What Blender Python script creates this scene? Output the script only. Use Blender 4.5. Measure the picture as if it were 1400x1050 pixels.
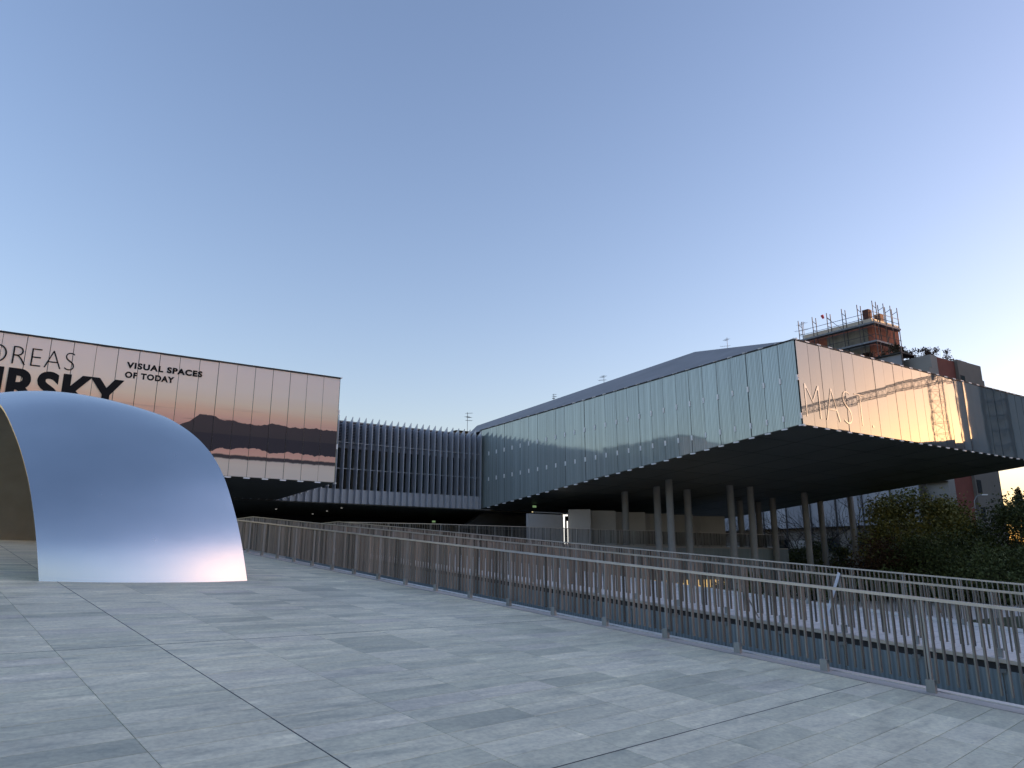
import bpy, bmesh, math, random
from mathutils import Vector, Matrix, Euler
random.seed(7)
RD = math.radians
for o in list(bpy.data.objects):
    bpy.data.objects.remove(o)
scn = bpy.context.scene
C = scn.collection

# ------------------------------------------------------------------ camera, sky, sun, exposure
EYE = 1.6
PITCH = math.atan((772 - 525) / 1000.0)
cam_d = bpy.data.cameras.new('camera')
cam = bpy.data.objects.new('camera', cam_d)
C.objects.link(cam)
cam.location = (0, 0, EYE)
cam.rotation_euler = (math.pi / 2 + PITCH, 0, 0)
cam_d.sensor_width = 36.0
cam_d.lens = 36.0 * 1000 / 1400
cam_d.clip_start = 0.05
cam_d.clip_end = 5000
scn.camera = cam

SUN_AZ, SUN_EL = RD(80), RD(2.2)          # azimuth clockwise from +Y (the view direction)
world = bpy.data.worlds.new('World')
scn.world = world
world.use_nodes = True
wn = world.node_tree
bg = wn.nodes['Background']
sky = wn.nodes.new('ShaderNodeTexSky')
sky.sky_type = 'NISHITA'
sky.sun_disc = False
sky.sun_elevation = SUN_EL
sky.sun_rotation = SUN_AZ
sky.altitude = 50
sky.air_density = 1.0
sky.dust_density = 1.4
sky.ozone_density = 1.75
wb = wn.nodes.new('ShaderNodeMix')            # camera white balance, the same over the whole sky
wb.data_type = 'RGBA'; wb.blend_type = 'MULTIPLY'
wb.inputs[0].default_value = 1.0
wb.inputs[7].default_value = (1.03, 0.90, 1.02, 1)
wn.links.new(sky.outputs[0], wb.inputs[6])
wn.links.new(wb.outputs[2], bg.inputs[0])
bg.inputs[1].default_value = 0.15
sun_dir = Vector((math.sin(SUN_AZ) * math.cos(SUN_EL), math.cos(SUN_AZ) * math.cos(SUN_EL), math.sin(SUN_EL)))
sd = bpy.data.lights.new('sun', 'SUN')
sd.energy = 2.0
sd.angle = RD(0.5)
sd.color = (1.0, 0.62, 0.34)
sun = bpy.data.objects.new('sun', sd)
C.objects.link(sun)
sun.rotation_euler = (-sun_dir).to_track_quat('-Z', 'Y').to_euler()
sun.location = (60, -20, 40)
scn.view_settings.view_transform = 'Standard'
scn.view_settings.look = 'None'
scn.view_settings.gamma = 1
scn.view_settings.exposure = 2.5
scn.render.engine = 'CYCLES'

# ------------------------------------------------------------------ surveying helpers (photo pixel -> ray from the camera)
FW = Vector((0, math.cos(PITCH), math.sin(PITCH)))
UP = Vector((0, -math.sin(PITCH), math.cos(PITCH)))
RT = Vector((1, 0, 0))
CAM = Vector((0, 0, EYE))
def ray(x, y):
    return FW + RT * ((x - 700) / 1000.0) - UP * ((y - 525) / 1000.0)
def depth(x, y, Z):
    return CAM + ray(x, y) * Z
def on_wall(x, y, P, D):
    nn = D.cross(Vector((0, 0, 1)))
    r = ray(x, y)
    return CAM + r * ((P - CAM).dot(nn) / r.dot(nn))
def on_plane(x, y, P, nn):
    r = ray(x, y)
    return CAM + r * ((P - CAM).dot(nn) / r.dot(nn))

# ramp frame: u across (to the right), v up the ramp, w = plane normal
e2 = Vector((-0.63898146, 0.76457902, 0.08438972))
nr = Vector((0.06871073, -0.05253685, 0.99625233))
e1 = Vector((0.7661472, 0.64238525, -0.01896471))
def rp(u, v, w=0.0):
    return CAM + e1 * u + e2 * v + nr * (w - 1.6)
def rv(u, v, z=0.0):            # vertical offset instead of normal offset
    return rp(u, v) + Vector((0, 0, z))
# building axes
Ld = Vector((-0.62282112, 0.78236427, 0))
Rd = Vector((0.84296007, 0.53797613, 0))
Z3 = Vector((0, 0, 1))

# ------------------------------------------------------------------ mesh helpers
class MB:
    def __init__(s):
        s.v = []; s.f = []; s.uv = []; s.has_uv = False; s.mi = []
    def face(s, pts, uv=None, mi=0):
        i = len(s.v)
        s.v += [Vector(p) for p in pts]
        s.f.append(list(range(i, i + len(pts))))
        s.mi.append(mi)
        if uv: s.has_uv = True
        s.uv += list(uv) if uv else [(0, 0)] * len(pts)
    def obox(s, o, a, b, c):
        """box from corner o spanned by a, b, c"""
        o, a, b, c = Vector(o), Vector(a), Vector(b), Vector(c)
        if a.cross(b).dot(c) < 0: a, b = b, a
        i = len(s.v)
        s.v += [o, o + a, o + a + b, o + b, o + c, o + a + c, o + a + b + c, o + b + c]
        for q in ((0, 3, 2, 1), (4, 5, 6, 7), (0, 1, 5, 4), (1, 2, 6, 5), (2, 3, 7, 6), (3, 0, 4, 7)):
            s.f.append([i + k for k in q]); s.uv += [(0, 0)] * 4; s.mi.append(0)
    def box(s, c, sx, sy, sz, X=Vector((1, 0, 0)), Y=Vector((0, 1, 0)), Z=Vector((0, 0, 1))):
        c = Vector(c)
        s.obox(c - X * sx / 2 - Y * sy / 2 - Z * sz / 2, X * sx, Y * sy, Z * sz)
    def bar(s, p, q, w, t, side=None):
        """rectangular bar from p to q"""
        p, q = Vector(p), Vector(q)
        d = (q - p)
        n = d.normalized()
        a = side if side is not None else (n.cross(Z3) if abs(n.z) < .95 else Vector((1, 0, 0)))
        a = (a - n * a.dot(n)).normalized()
        b = n.cross(a)
        s.obox(p - a * w / 2 - b * t / 2, a * w, b * t, d)
    def tube(s, p, q, r0, r1=None, n=8, cap=True):
        p, q = Vector(p), Vector(q)
        r1 = r0 if r1 is None else r1
        d = (q - p).normalized()
        a = d.cross(Z3) if abs(d.z) < .95 else d.cross(Vector((1, 0, 0)))
        a.normalize(); b = d.cross(a)
        i = len(s.v)
        for k in range(n):
            t = 2 * math.pi * k / n
            w = a * math.cos(t) + b * math.sin(t)
            s.v.append(p + w * r0); s.v.append(q + w * r1)
        for k in range(n):
            k2 = (k + 1) % n
            s.f.append([i + 2 * k, i + 2 * k2, i + 2 * k2 + 1, i + 2 * k + 1][::-1]); s.uv += [(0, 0)] * 4; s.mi.append(0)
        if cap:
            s.f.append([i + 2 * k for k in range(n)]); s.uv += [(0, 0)] * n; s.mi.append(0)
            s.f.append([i + 2 * k + 1 for k in range(n)][::-1]); s.uv += [(0, 0)] * n; s.mi.append(0)
    def prism(s, poly, z0, z1):
        """vertical prism on an xy polygon (counter-clockwise)"""
        s.face([Vector((p[0], p[1], z1)) for p in poly])
        s.face([Vector((p[0], p[1], z0)) for p in poly][::-1])
        for k in range(len(poly)):
            a, b = poly[k], poly[(k + 1) % len(poly)]
            s.face([(a[0], a[1], z0), (b[0], b[1], z0), (b[0], b[1], z1), (a[0], a[1], z1)])
    def mesh(s, name, mats, origin=Vector((0, 0, 0)), smooth=False):
        me = bpy.data.meshes.new(name)
        me.from_pydata([tuple(v - origin) for v in s.v], [], s.f)
        mats = mats if isinstance(mats, (list, tuple)) else [mats]
        for m in mats: me.materials.append(m)
        if s.has_uv:
            l = me.uv_layers.new(name='UVMap')
            for k, c in enumerate(s.uv): l.data[k].uv = c
        if len(mats) > 1:
            for p, m in zip(me.polygons, s.mi): p.material_index = m
        if smooth:
            for p in me.polygons: p.use_smooth = True
        me.update()
        return me
    def build(s, name, mats, parent=None, smooth=False, origin=None):
        org = wloc(parent) if parent else (Vector(origin) if origin is not None else (s.v[0].copy() if s.v else Vector()))
        o = bpy.data.objects.new(name, s.mesh(name, mats, org, smooth))
        C.objects.link(o)
        if parent: o.parent = parent
        else: o.location = org
        return o

def wloc(o):
    p = Vector(o.location)
    while o.parent:
        o = o.parent
        p = p + Vector(o.location)
    return p
def put(name, mesh, loc, parent=None):
    """instance of a shared mesh at world location loc (parents are only ever translated)"""
    o = bpy.data.objects.new(name, mesh)
    C.objects.link(o)
    if parent:
        o.parent = parent
        o.location = Vector(loc) - wloc(parent)
    else:
        o.location = loc
    return o
def tag(o, label=None, cat=None, group=None, kind=None):
    if label: o['label'] = label
    if cat: o['category'] = cat
    if group: o['group'] = group
    if kind: o['kind'] = kind
    return o
def thing(name, loc, label, cat, group=None):
    o = bpy.data.objects.new(name, None)
    C.objects.link(o)
    o.location = loc
    return tag(o, label, cat, group)

# ------------------------------------------------------------------ materials
def nmat(name):
    m = bpy.data.materials.new(name)
    m.use_nodes = True
    nt = m.node_tree
    b = nt.nodes['Principled BSDF']
    return m, nt, b
def N(nt, t, **kw):
    n = nt.nodes.new(t)
    for k, v in kw.items(): setattr(n, k, v)
    return n
def ramp(nt, stops, interp='LINEAR'):
    r = N(nt, 'ShaderNodeValToRGB')
    r.color_ramp.interpolation = interp
    e = r.color_ramp.elements
    while len(e) > 1: e.remove(e[0])
    e[0].position = stops[0][0]; e[0].color = (*stops[0][1], 1)
    for p, c in stops[1:]:
        x = e.new(p); x.color = (*c, 1)
    return r
def mathn(nt, op, a, b=None, c=None, clamp=False):
    n = N(nt, 'ShaderNodeMath', operation=op, use_clamp=clamp)
    for i, x in enumerate((a, b, c)):
        if x is None: continue
        if isinstance(x, (int, float)): n.inputs[i].default_value = x
        else: nt.links.new(x, n.inputs[i])
    return n.outputs[0]
def mixc(nt, fac, a, b, mode='MIX'):
    n = N(nt, 'ShaderNodeMix', data_type='RGBA', blend_type=mode)
    for i, x in ((0, fac), (6, a), (7, b)):
        if isinstance(x, (int, float)): n.inputs[i].default_value = x
        elif isinstance(x, tuple): n.inputs[i].default_value = (*x, 1)
        else: nt.links.new(x, n.inputs[i])
    return n.outputs[2]
def noise(nt, vec, scale, detail=4, rough=.55):
    n = N(nt, 'ShaderNodeTexNoise')
    n.inputs['Scale'].default_value = scale
    n.inputs['Detail'].default_value = detail
    n.inputs['Roughness'].default_value = rough
    if vec is not None: nt.links.new(vec, n.inputs['Vector'])
    return n.outputs['Fac']
def mapping(nt, vec, scale=(1, 1, 1), rot=(0, 0, 0)):
    n = N(nt, 'ShaderNodeMapping')
    n.inputs['Scale'].default_value = scale
    n.inputs['Rotation'].default_value = rot
    nt.links.new(vec, n.inputs['Vector'])
    return n.outputs[0]
def bump(nt, b, h, strength=.3, dist=.01):
    n = N(nt, 'ShaderNodeBump')
    n.inputs['Strength'].default_value = strength
    n.inputs['Distance'].default_value = dist
    nt.links.new(h, n.inputs['Height'])
    nt.links.new(n.outputs[0], b.inputs['Normal'])
def position(nt):
    return N(nt, 'ShaderNodeNewGeometry').outputs['Position']

def simple(name, col, rough=.5, metal=0.0, var=.25, scale=3.0, spec=None, stretch=(1, 1, 1), bmp=0.0):
    """plain material with procedural mottling"""
    m, nt, b = nmat(name)
    p = mapping(nt, position(nt), stretch)
    f = noise(nt, p, scale)
    lo = tuple(max(0, c * (1 - var)) for c in col); hi = tuple(min(1, c * (1 + var)) for c in col)
    r = ramp(nt, [(.3, lo), (.7, hi)])
    nt.links.new(f, r.inputs[0])
    nt.links.new(r.outputs[0], b.inputs['Base Color'])
    b.inputs['Roughness'].default_value = rough
    b.inputs['Metallic'].default_value = metal
    if spec is not None: b.inputs['Specular IOR Level'].default_value = spec
    if bmp: bump(nt, b, noise(nt, p, scale * 6), bmp, .01)
    return m

def make_stone():
    m, nt, b = nmat('paving_stone')
    oi = N(nt, 'ShaderNodeObjectInfo').outputs['Random']
    gi = N(nt, 'ShaderNodeNewGeometry').outputs['Random Per Island']
    rnd = mathn(nt, 'FRACT', mathn(nt, 'ADD', mathn(nt, 'MULTIPLY', oi, 7.31), gi))
    pos = position(nt)
    off = N(nt, 'ShaderNodeCombineXYZ')
    nt.links.new(mathn(nt, 'MULTIPLY', rnd, 37.0), off.inputs[0]); nt.links.new(mathn(nt, 'MULTIPLY', rnd, 91.0), off.inputs[2])
    va = N(nt, 'ShaderNodeVectorMath', operation='ADD')
    nt.links.new(pos, va.inputs[0]); nt.links.new(off.outputs[0], va.inputs[1])
    rot = mapping(nt, va.outputs[0], (1, 1, 1), (0, 0, RD(-45)))
    st = mapping(nt, rot, (1.0, 3.2, 1))
    f1 = noise(nt, st, 1.6, 8, .62)
    f2 = noise(nt, rot, 22, 4, .6)
    st2 = mapping(nt, rot, (.8, 5.5, 1), (0, 0, RD(14)))
    f3 = noise(nt, st2, 3.4, 10, .75)
    base = ramp(nt, [(0, (.50, .505, .39)), (.15, (.63, .625, .475)), (.55, (.71, .685, .52)), (.85, (.79, .76, .58)), (1, (.64, .61, .50))])
    nt.links.new(rnd, base.inputs[0])
    big = noise(nt, pos, .32, 4, .6)
    mot = ramp(nt, [(.3, (.52, .55, .56)), (.45, (.9, .9, .9)), (.58, (1.05, 1.04, 1.03)), (.72, (1.42, 1.39, 1.36))])
    nt.links.new(f1, mot.inputs[0])
    c = mixc(nt, .8, base.outputs[0], mot.outputs[0], 'MULTIPLY')
    bg_ = ramp(nt, [(.3, (.82, .83, .85)), (.7, (1.12, 1.11, 1.08))])
    nt.links.new(big, bg_.inputs[0])
    c = mixc(nt, 1.0, c, bg_.outputs[0], 'MULTIPLY')
    vein = ramp(nt, [(.60, (0, 0, 0)), (.70, (1, 1, 1))]); nt.links.new(f3, vein.inputs[0])
    # only some slabs are strongly veined
    sel = mathn(nt, 'MULTIPLY', vein.outputs[0], mathn(nt, 'MULTIPLY', mathn(nt, 'GREATER_THAN', mathn(nt, 'FRACT', mathn(nt, 'MULTIPLY', rnd, 9.7)), .55), .6))
    c = mixc(nt, sel, c, (.25, .265, .27))
    sp = ramp(nt, [(.35, (.86, .86, .86)), (.6, (1.05, 1.05, 1.05))]); nt.links.new(f2, sp.inputs[0])
    c = mixc(nt, 1.0, c, sp.outputs[0], 'MULTIPLY')
    # rusty stain traces
    stn = ramp(nt, [(.66, (0, 0, 0)), (.8, (1, 1, 1))]); nt.links.new(noise(nt, pos, .9, 6, .6), stn.inputs[0])
    c = mixc(nt, mathn(nt, 'MULTIPLY', stn.outputs[0], .35), c, (.43, .39, .33))
    nt.links.new(c, b.inputs['Base Color'])
    rr = ramp(nt, [(.3, (.42,) * 3), (.7, (.62,) * 3)]); nt.links.new(f1, rr.inputs[0])
    nt.links.new(rr.outputs[0], b.inputs['Roughness'])
    b.inputs['Specular IOR Level'].default_value = .45
    bump(nt, b, mathn(nt, 'ADD', mathn(nt, 'MULTIPLY', f1, .7), mathn(nt, 'MULTIPLY', f2, .3)), .35, .006)
    return m
M_stone = make_stone()
M_joint = simple('joint_mortar', (.05, .055, .06), .9)
M_white_stone = simple('pale_ramp_stone', (.62, .60, .56), .55, var=.1, scale=1.2, bmp=.15)
M_edge = simple('aluminium_edge', (.55, .57, .58), .35, .8, var=.1)

def make_facade(name, base, metal, rough, stripe, wave=.05):
    """striped reflective facade glass: fine vertical ribs in the glass, slightly uneven from panel to panel"""
    m, nt, b = nmat(name)
    uvn = N(nt, 'ShaderNodeUVMap')
    oi = N(nt, 'ShaderNodeObjectInfo').outputs['Random']
    st = mapping(nt, uvn.outputs[0], (1, .004, 1))
    f = noise(nt, st, 13.0, 5, .8)
    w = N(nt, 'ShaderNodeTexWave', wave_type='BANDS', bands_direction='X')
    w.inputs['Scale'].default_value = 3.6
    w.inputs['Distortion'].default_value = .6
    nt.links.new(uvn.outputs[0], w.inputs['Vector'])
    k = mathn(nt, 'ADD', mathn(nt, 'MULTIPLY', f, .75), mathn(nt, 'MULTIPLY', w.outputs['Fac'], .25))
    r = ramp(nt, [(.30, tuple(c * (1 - stripe) for c in base)), (.62, base), (.8, tuple(min(1, c * (1 + stripe * .35)) for c in base))])
    nt.links.new(k, r.inputs[0])
    pv = mathn(nt, 'ADD', mathn(nt, 'MULTIPLY', oi, .12), .94)
    cc = N(nt, 'ShaderNodeCombineColor')
    for i in range(3): nt.links.new(pv, cc.inputs[i])
    col = mixc(nt, 1.0, r.outputs[0], cc.outputs[0], 'MULTIPLY')
    nt.links.new(col, b.inputs['Base Color'])
    b.inputs['Metallic'].default_value = metal
    b.inputs['Roughness'].default_value = rough
    b.inputs['IOR'].default_value = 1.6
    wob = noise(nt, uvn.outputs[0], .55, 2, .5)
    bump(nt, b, wob, wave, .1)
    return m
M_glassL = make_facade('ribbed_teal_glass', (.45, .525, .515), .24, .05, .6)
M_glassR = make_facade('ribbed_mirror_glass', (.175, .225, .255), .5, .02, .10, .02)
M_glassW = make_facade('slate_cladding_glass', (.36, .435, .46), .30, .15, .35)
M_dark = simple('dark_backing', (.012, .013, .015), .6)
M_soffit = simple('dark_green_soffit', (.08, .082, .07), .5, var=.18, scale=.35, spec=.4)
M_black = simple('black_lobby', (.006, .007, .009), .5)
M_roof = simple('zinc_roof', (.25, .245, .245), .6, .1, var=.12, scale=.5)
M_clip = simple('white_clip', (.90, .90, .90), .35, 0, var=.04)
M_column = simple('concrete_column', (.24, .25, .255), .7, var=.1, scale=1.2, bmp=.1)
M_fin = simple('anodised_fin', (.50, .53, .58), .42, .15, var=.06, scale=.6)
M_sill = simple('grey_spandrel', (.50, .52, .56), .45, .1, var=.05)
M_louvre = simple('louvre_blade', (.27, .29, .34), .5, .1, var=.08)
M_plaster = simple('pale_plaster', (.40, .40, .40), .8, var=.08, scale=.7)
M_slate = simple('slate_panel', (.035, .042, .05), .5, var=.1)

def make_window():
    m, nt, b = nmat('dark_window_glass')
    f = noise(nt, mapping(nt, position(nt), (.6, .6, .05)), 1.7, 3)
    r = ramp(nt, [(.38, (.008, .012, .016)), (.6, (.02, .04, .045)), (.72, (.05, .085, .09))]); nt.links.new(f, r.inputs[0])
    nt.links.new(r.outputs[0], b.inputs['Base Color'])
    b.inputs['Roughness'].default_value = .1
    b.inputs['Specular IOR Level'].default_value = .08
    return m
M_window = make_window()

def make_bar(name, lo, hi, rough, metal):
    m, nt, b = nmat(name)
    oi = N(nt, 'ShaderNodeObjectInfo').outputs['Random']
    gi = N(nt, 'ShaderNodeNewGeometry').outputs['Random Per Island']
    rnd = mathn(nt, 'FRACT', mathn(nt, 'ADD', oi, gi))
    r = ramp(nt, [(0, lo), (1, hi)]); nt.links.new(rnd, r.inputs[0])
    f = noise(nt, mapping(nt, position(nt), (8, 8, 1)), 4, 4)
    c = mixc(nt, .35, r.outputs[0], ramp_out(nt, f, [(.3, (.5, .5, .5)), (.7, (1, 1, 1))]), 'MULTIPLY')
    nt.links.new(c, b.inputs['Base Color'])
    b.inputs['Metallic'].default_value = metal
    nt.links.new(ramp_out(nt, rnd, [(0, (rough * .7,) * 3), (1, (rough * 1.3,) * 3)]), b.inputs['Roughness'])
    return m
def ramp_out(nt, fac, stops):
    r = ramp(nt, stops); nt.links.new(fac, r.inputs[0]); return r.outputs[0]
M_bar = make_bar('bronzed_steel_bar', (.12, .13, .128), (.24, .25, .245), .34, .5)
M_post = make_bar('galvanised_post', (.24, .265, .27), (.30, .325, .33), .42, .4)
M_rail = simple('steel_rail', (.40, .41, .41), .35, .7, var=.08, scale=6)

def make_arch():
    m, nt, b = nmat('satin_stainless_steel')
    uvn = N(nt, 'ShaderNodeUVMap')
    f = noise(nt, mapping(nt, uvn.outputs[0], (.35, 14, 1)), 6, 4)
    g = noise(nt, uvn.outputs[0], 1.1, 4)
    nt.links.new(ramp_out(nt, g, [(.3, (.61, .655, .675)), (.7, (.65, .69, .71))]), b.inputs['Base Color'])
    b.inputs['Metallic'].default_value = 1.0
    rr = mathn(nt, 'ADD', mathn(nt, 'MULTIPLY', g, .02), .26)
    nt.links.new(rr, b.inputs['Roughness'])
    b.inputs['Anisotropic'].default_value = .3
    return m
M_arch = make_arch()
M_arch_in = simple('steel_dark_reflection', (.30, .29, .25), .38, .9, var=.12, scale=1.0)  # same steel; the darker colour stands in for the dark ramp it mirrors

def make_mural():
    """dusk over a lake with hills: a flat print on the glass panels (u = metres along the wall, v = height 0..1)"""
    m, nt, b = nmat('dusk_lake_print')
    uvn = N(nt, 'ShaderNodeUVMap')
    sx = N(nt, 'ShaderNodeSeparateXYZ'); nt.links.new(uvn.outputs[0], sx.inputs[0])
    u, v = sx.outputs[0], sx.outputs[1]
    cl = noise(nt, mapping(nt, uvn.outputs[0], (.12, 5, 1)), 1.6, 5, .6)
    vv = mathn(nt, 'ADD', v, mathn(nt, 'MULTIPLY', mathn(nt, 'SUBTRACT', cl, .5), .07))
    skyc = ramp_out(nt, vv, [(.42, (.78, .43, .35)), (.50, (.90, .54, .41)), (.56, (.97, .65, .46)), (.64, (.98, .80, .61)), (.76, (.95, .84, .73)), (1.0, (.88, .80, .77))])
    band = ramp_out(nt, noise(nt, mapping(nt, uvn.outputs[0], (.10, 9, 1)), 2.3, 5, .6), [(.56, (0, 0, 0)), (.72, (1, 1, 1))])
    lowm = ramp_out(nt, v, [(.5, (1, 1, 1)), (.62, (0, 0, 0))])
    skyc = mixc(nt, mathn(nt, 'MULTIPLY', mathn(nt, 'MULTIPLY', band, lowm), .55), skyc, (.30, .14, .13))
    # hill profile as a function of u only
    cu = N(nt, 'ShaderNodeCombineXYZ'); nt.links.new(u, cu.inputs[0])
    n1 = noise(nt, cu.outputs[0], .33, 1, .4)
    n2 = noise(nt, cu.outputs[0], 1.9, 5, .55)
    prof = mathn(nt, 'ADD', mathn(nt, 'MULTIPLY', n1, .17), mathn(nt, 'MULTIPLY', n2, .07))
    fade = mathn(nt, 'MULTIPLY', mathn(nt, 'ADD', u, 9.2), .7, clamp=True)      # the range ends towards the lettering
    top = mathn(nt, 'ADD', mathn(nt, 'MULTIPLY', prof, fade), .365)
    dark = ramp_out(nt, v, [(.3, (.075, .065, .07)), (.55, (.095, .075, .08))])
    hills = mathn(nt, 'MULTIPLY', mathn(nt, 'LESS_THAN', v, top), mathn(nt, 'GREATER_THAN', v, .355))
    hills = mathn(nt, 'MULTIPLY', hills, mathn(nt, 'GREATER_THAN', fade, .02))
    # lake: pink water, mirrored hills, dark shore, pale foreshore
    lake = ramp_out(nt, mathn(nt, 'ADD', v, mathn(nt, 'MULTIPLY', mathn(nt, 'SUBTRACT', n2, .5), .03)),
                    [(.0, (.80, .70, .60)), (.10, (.84, .72, .60)), (.145, (.80, .66, .55)), (.155, (.09, .075, .08)), (.18, (.075, .07, .075)), (.19, (.88, .50, .38)), (.27, (.80, .44, .35)), (.30, (.10, .085, .09)), (.315, (.15, .13, .13)), (.345, (.11, .10, .11)), (.352, (.48, .40, .36)), (.36, (.08, .075, .085))])
    mir = mathn(nt, 'GREATER_THAN', v, mathn(nt, 'SUBTRACT', .375, mathn(nt, 'MULTIPLY', prof, mathn(nt, 'MULTIPLY', fade, 1.15))))
    mir = mathn(nt, 'MULTIPLY', mir, mathn(nt, 'GREATER_THAN', v, .2))
    lake = mixc(nt, mir, lake, (.055, .05, .062))
    isl = mathn(nt, 'LESS_THAN', v, .362)
    c = mixc(nt, hills, skyc, dark)
    c = mixc(nt, isl, c, lake)
    nt.links.new(c, b.inputs['Base Color'])
    b.inputs['Roughness'].default_value = .3
    b.inputs['Specular IOR Level'].default_value = .08
    return m
M_mural = make_mural()
M_ink = simple('black_lettering', (.014, .015, .018), .6, var=.05, spec=.1)
M_white_ink = simple('white_lettering', (.25, .285, .30), .08, .9, var=.01)
M_red = simple('brick_red_render', (.20, .06, .045), .85, var=.12, scale=.8)
M_brick = simple('red_brick_wall', (.33, .115, .07), .85, var=.2, scale=2.5)
M_beige = simple('beige_render', (.19, .175, .155), .85, var=.08, scale=.4)
M_palegrey = simple('pale_grey_render', (.28, .275, .26), .85, var=.08, scale=.4)
def make_net():
    m, nt, b = nmat('scaffold_net')
    oi = N(nt, 'ShaderNodeObjectInfo').outputs['Random']
    f = noise(nt, mapping(nt, position(nt), (1, 1, .25)), .5, 4)
    k = mathn(nt, 'ADD', mathn(nt, 'MULTIPLY', oi, .55), mathn(nt, 'MULTIPLY', f, .45))
    nt.links.new(ramp_out(nt, k, [(.2, (.24, .25, .28)), (.55, (.33, .345, .38)), (.85, (.44, .455, .49))]), b.inputs['Base Color'])
    b.inputs['Roughness'].default_value = .85
    return m
M_net = make_net()
M_steel = simple('scaffold_steel', (.045, .045, .05), .5, .3)
M_deck = simple('scaffold_deck', (.19, .21, .24), .6)
M_cornice = simple('pale_cornice', (.62, .55, .44), .7, var=.06)
M_bark = simple('dark_bark', (.035, .029, .024), .9, var=.3, scale=6)
def leafmat(name, a, b_, c):
    m, nt, b = nmat(name)
    gi = N(nt, 'ShaderNodeNewGeometry').outputs['Random Per Island']
    f = noise(nt, position(nt), .55, 3)
    k = mathn(nt, 'ADD', mathn(nt, 'MULTIPLY', gi, .55), mathn(nt, 'MULTIPLY', f, .45))
    nt.links.new(ramp_out(nt, k, [(.15, a), (.5, b_), (.85, c)]), b.inputs['Base Color'])
    b.inputs['Roughness'].default_value = .7
    b.inputs['Specular IOR Level'].default_value = .25
    return m
M_leaf_olive = leafmat('olive_autumn_leaf', (.075, .09, .024), (.175, .175, .045), (.28, .25, .07))
M_leaf_green = leafmat('dark_green_leaf', (.032, .05, .02), (.07, .095, .034), (.12, .145, .055))
M_leaf_conifer = leafmat('conifer_needle', (.008, .014, .010), (.014, .022, .015), (.03, .04, .026))
M_leaf_brown = leafmat('russet_shrub_leaf', (.03, .018, .013), (.06, .034, .022), (.09, .055, .03))
M_leaf_roof = leafmat('roof_garden_leaf', (.03, .034, .02), (.06, .05, .03), (.10, .06, .04))
def make_ground():
    m, nt, b = nmat('lawn_and_soil')
    p = position(nt)
    f = noise(nt, p, .25, 6); g = noise(nt, p, 9, 4)
    k = mathn(nt, 'ADD', mathn(nt, 'MULTIPLY', f, .6), mathn(nt, 'MULTIPLY', g, .4))
    nt.links.new(ramp_out(nt, k, [(.3, (.018, .026, .010)), (.5, (.032, .05, .016)), (.7, (.05, .07, .024))]), b.inputs['Base Color'])
    b.inputs['Roughness'].default_value = .95
    bump(nt, b, g, .6, .04)
    return m
M_ground = make_ground()
def emis(name, col, s):
    m, nt, b = nmat(name)
    b.inputs['Base Color'].default_value = (*col, 1)
    b.inputs['Emission Color'].default_value = (*col, 1)
    b.inputs['Emission Strength'].default_value = s
    return m
M_lamp = emis('lit_lamp', (1, .96, .88), .25)
M_spot = emis('dim_spot', (1, .96, .88), .10)
M_exit = emis('lit_exit_sign', (.45, .75, .35), .05)
M_warm = emis('warm_lit_glass', (1, .66, .25), .12)
M_sodium = emis('sodium_lamp', (1, .33, .08), .6)

# ------------------------------------------------------------------ ground
GZ = -1.0
b = MB(); b.face([(-2500, -2500, GZ), (2500, -2500, GZ), (2500, 2500, GZ), (-2500, 2500, GZ)])
tag(b.build('ground', M_ground, origin=(0, 0, GZ)), kind='structure')

_L = Vector((-0.62282112, 0.78236427, 0)); _R = Vector((0.84296007, 0.53797613, 0)); _C = Vector((15.0, 37.2, 0))
pz = [_C - _L * 4 - _R * 2, _C - _L * 4 + _R * 34, _C + _L * 34 + _R * 34, _C + _L * 34 - _R * 2]
b = MB(); b.face([(p.x, p.y, GZ + .012) for p in pz])
tag(b.build('bounce_paving', M_white_stone, origin=(pz[0].x, pz[0].y, GZ + .012)), kind='structure')  # pale sheet added to bounce light up to the dark soffit

# ------------------------------------------------------------------ near ramp with stone slabs
LAND_Z = 2.95
def crest(u): return (LAND_Z + .0061 + .01896471 * u) / .08438972
U0, U1 = -14.47, 9.57
SK = .095                                     # the slab rows run a little askew
def pv(u, v): return v + SK * (u - 2.55)
b = MB()
vb = -16.0
poly = [rp(U0, vb, -.006), rp(10.02, vb, -.006), rp(10.02, crest(10.02), -.006), rp(U0, crest(U0), -.006)]
down = [Vector((p.x, p.y, max(GZ - .6, p.z - 6))) for p in poly]
b.face(poly); b.face(down[::-1])
for k in range(4):
    k2 = (k + 1) % 4
    b.face([poly[k], down[k], down[k2], poly[k2]])
rampo = tag(b.build('ramp_paving', M_joint, origin=rp(0, 0, -.006)), kind='structure')
RH, CW = .3355, 1.0
tiles = []
j = -18
cols = [.53 + CW * k for k in range(-15, 9)]
for ci, uc in enumerate(cols):
    w = CW
    for r in range(-70, 100):
        v0 = 9.12 + RH * r
        ve = pv(uc + .5, v0)
        if ve < -14 or ve + RH + .08 > crest(uc): continue
        p = rp(uc + .5, ve)
        q = p - CAM
        zc = q.dot(FW)
        vis = False; score = 0
        if zc > .4:
            X = 700 + 1000 * q.dot(RT) / zc; Y = 525 - 1000 * q.dot(UP) / zc
            if -60 < X < 1460 and Y < 1090: vis = True; score = 1 / zc
        tiles.append((vis, score, uc, v0))
tiles.sort(key=lambda t: -t[1])
gap = .003
def tile_pts(uc, v0, dw):
    a, c = uc + gap, uc + CW - gap
    lo, hi = v0 + gap, v0 + RH - gap
    return [rp(a, pv(a, lo), dw), rp(c, pv(c, lo), dw), rp(c, pv(c, hi), dw), rp(a, pv(a, hi), dw)]
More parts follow.
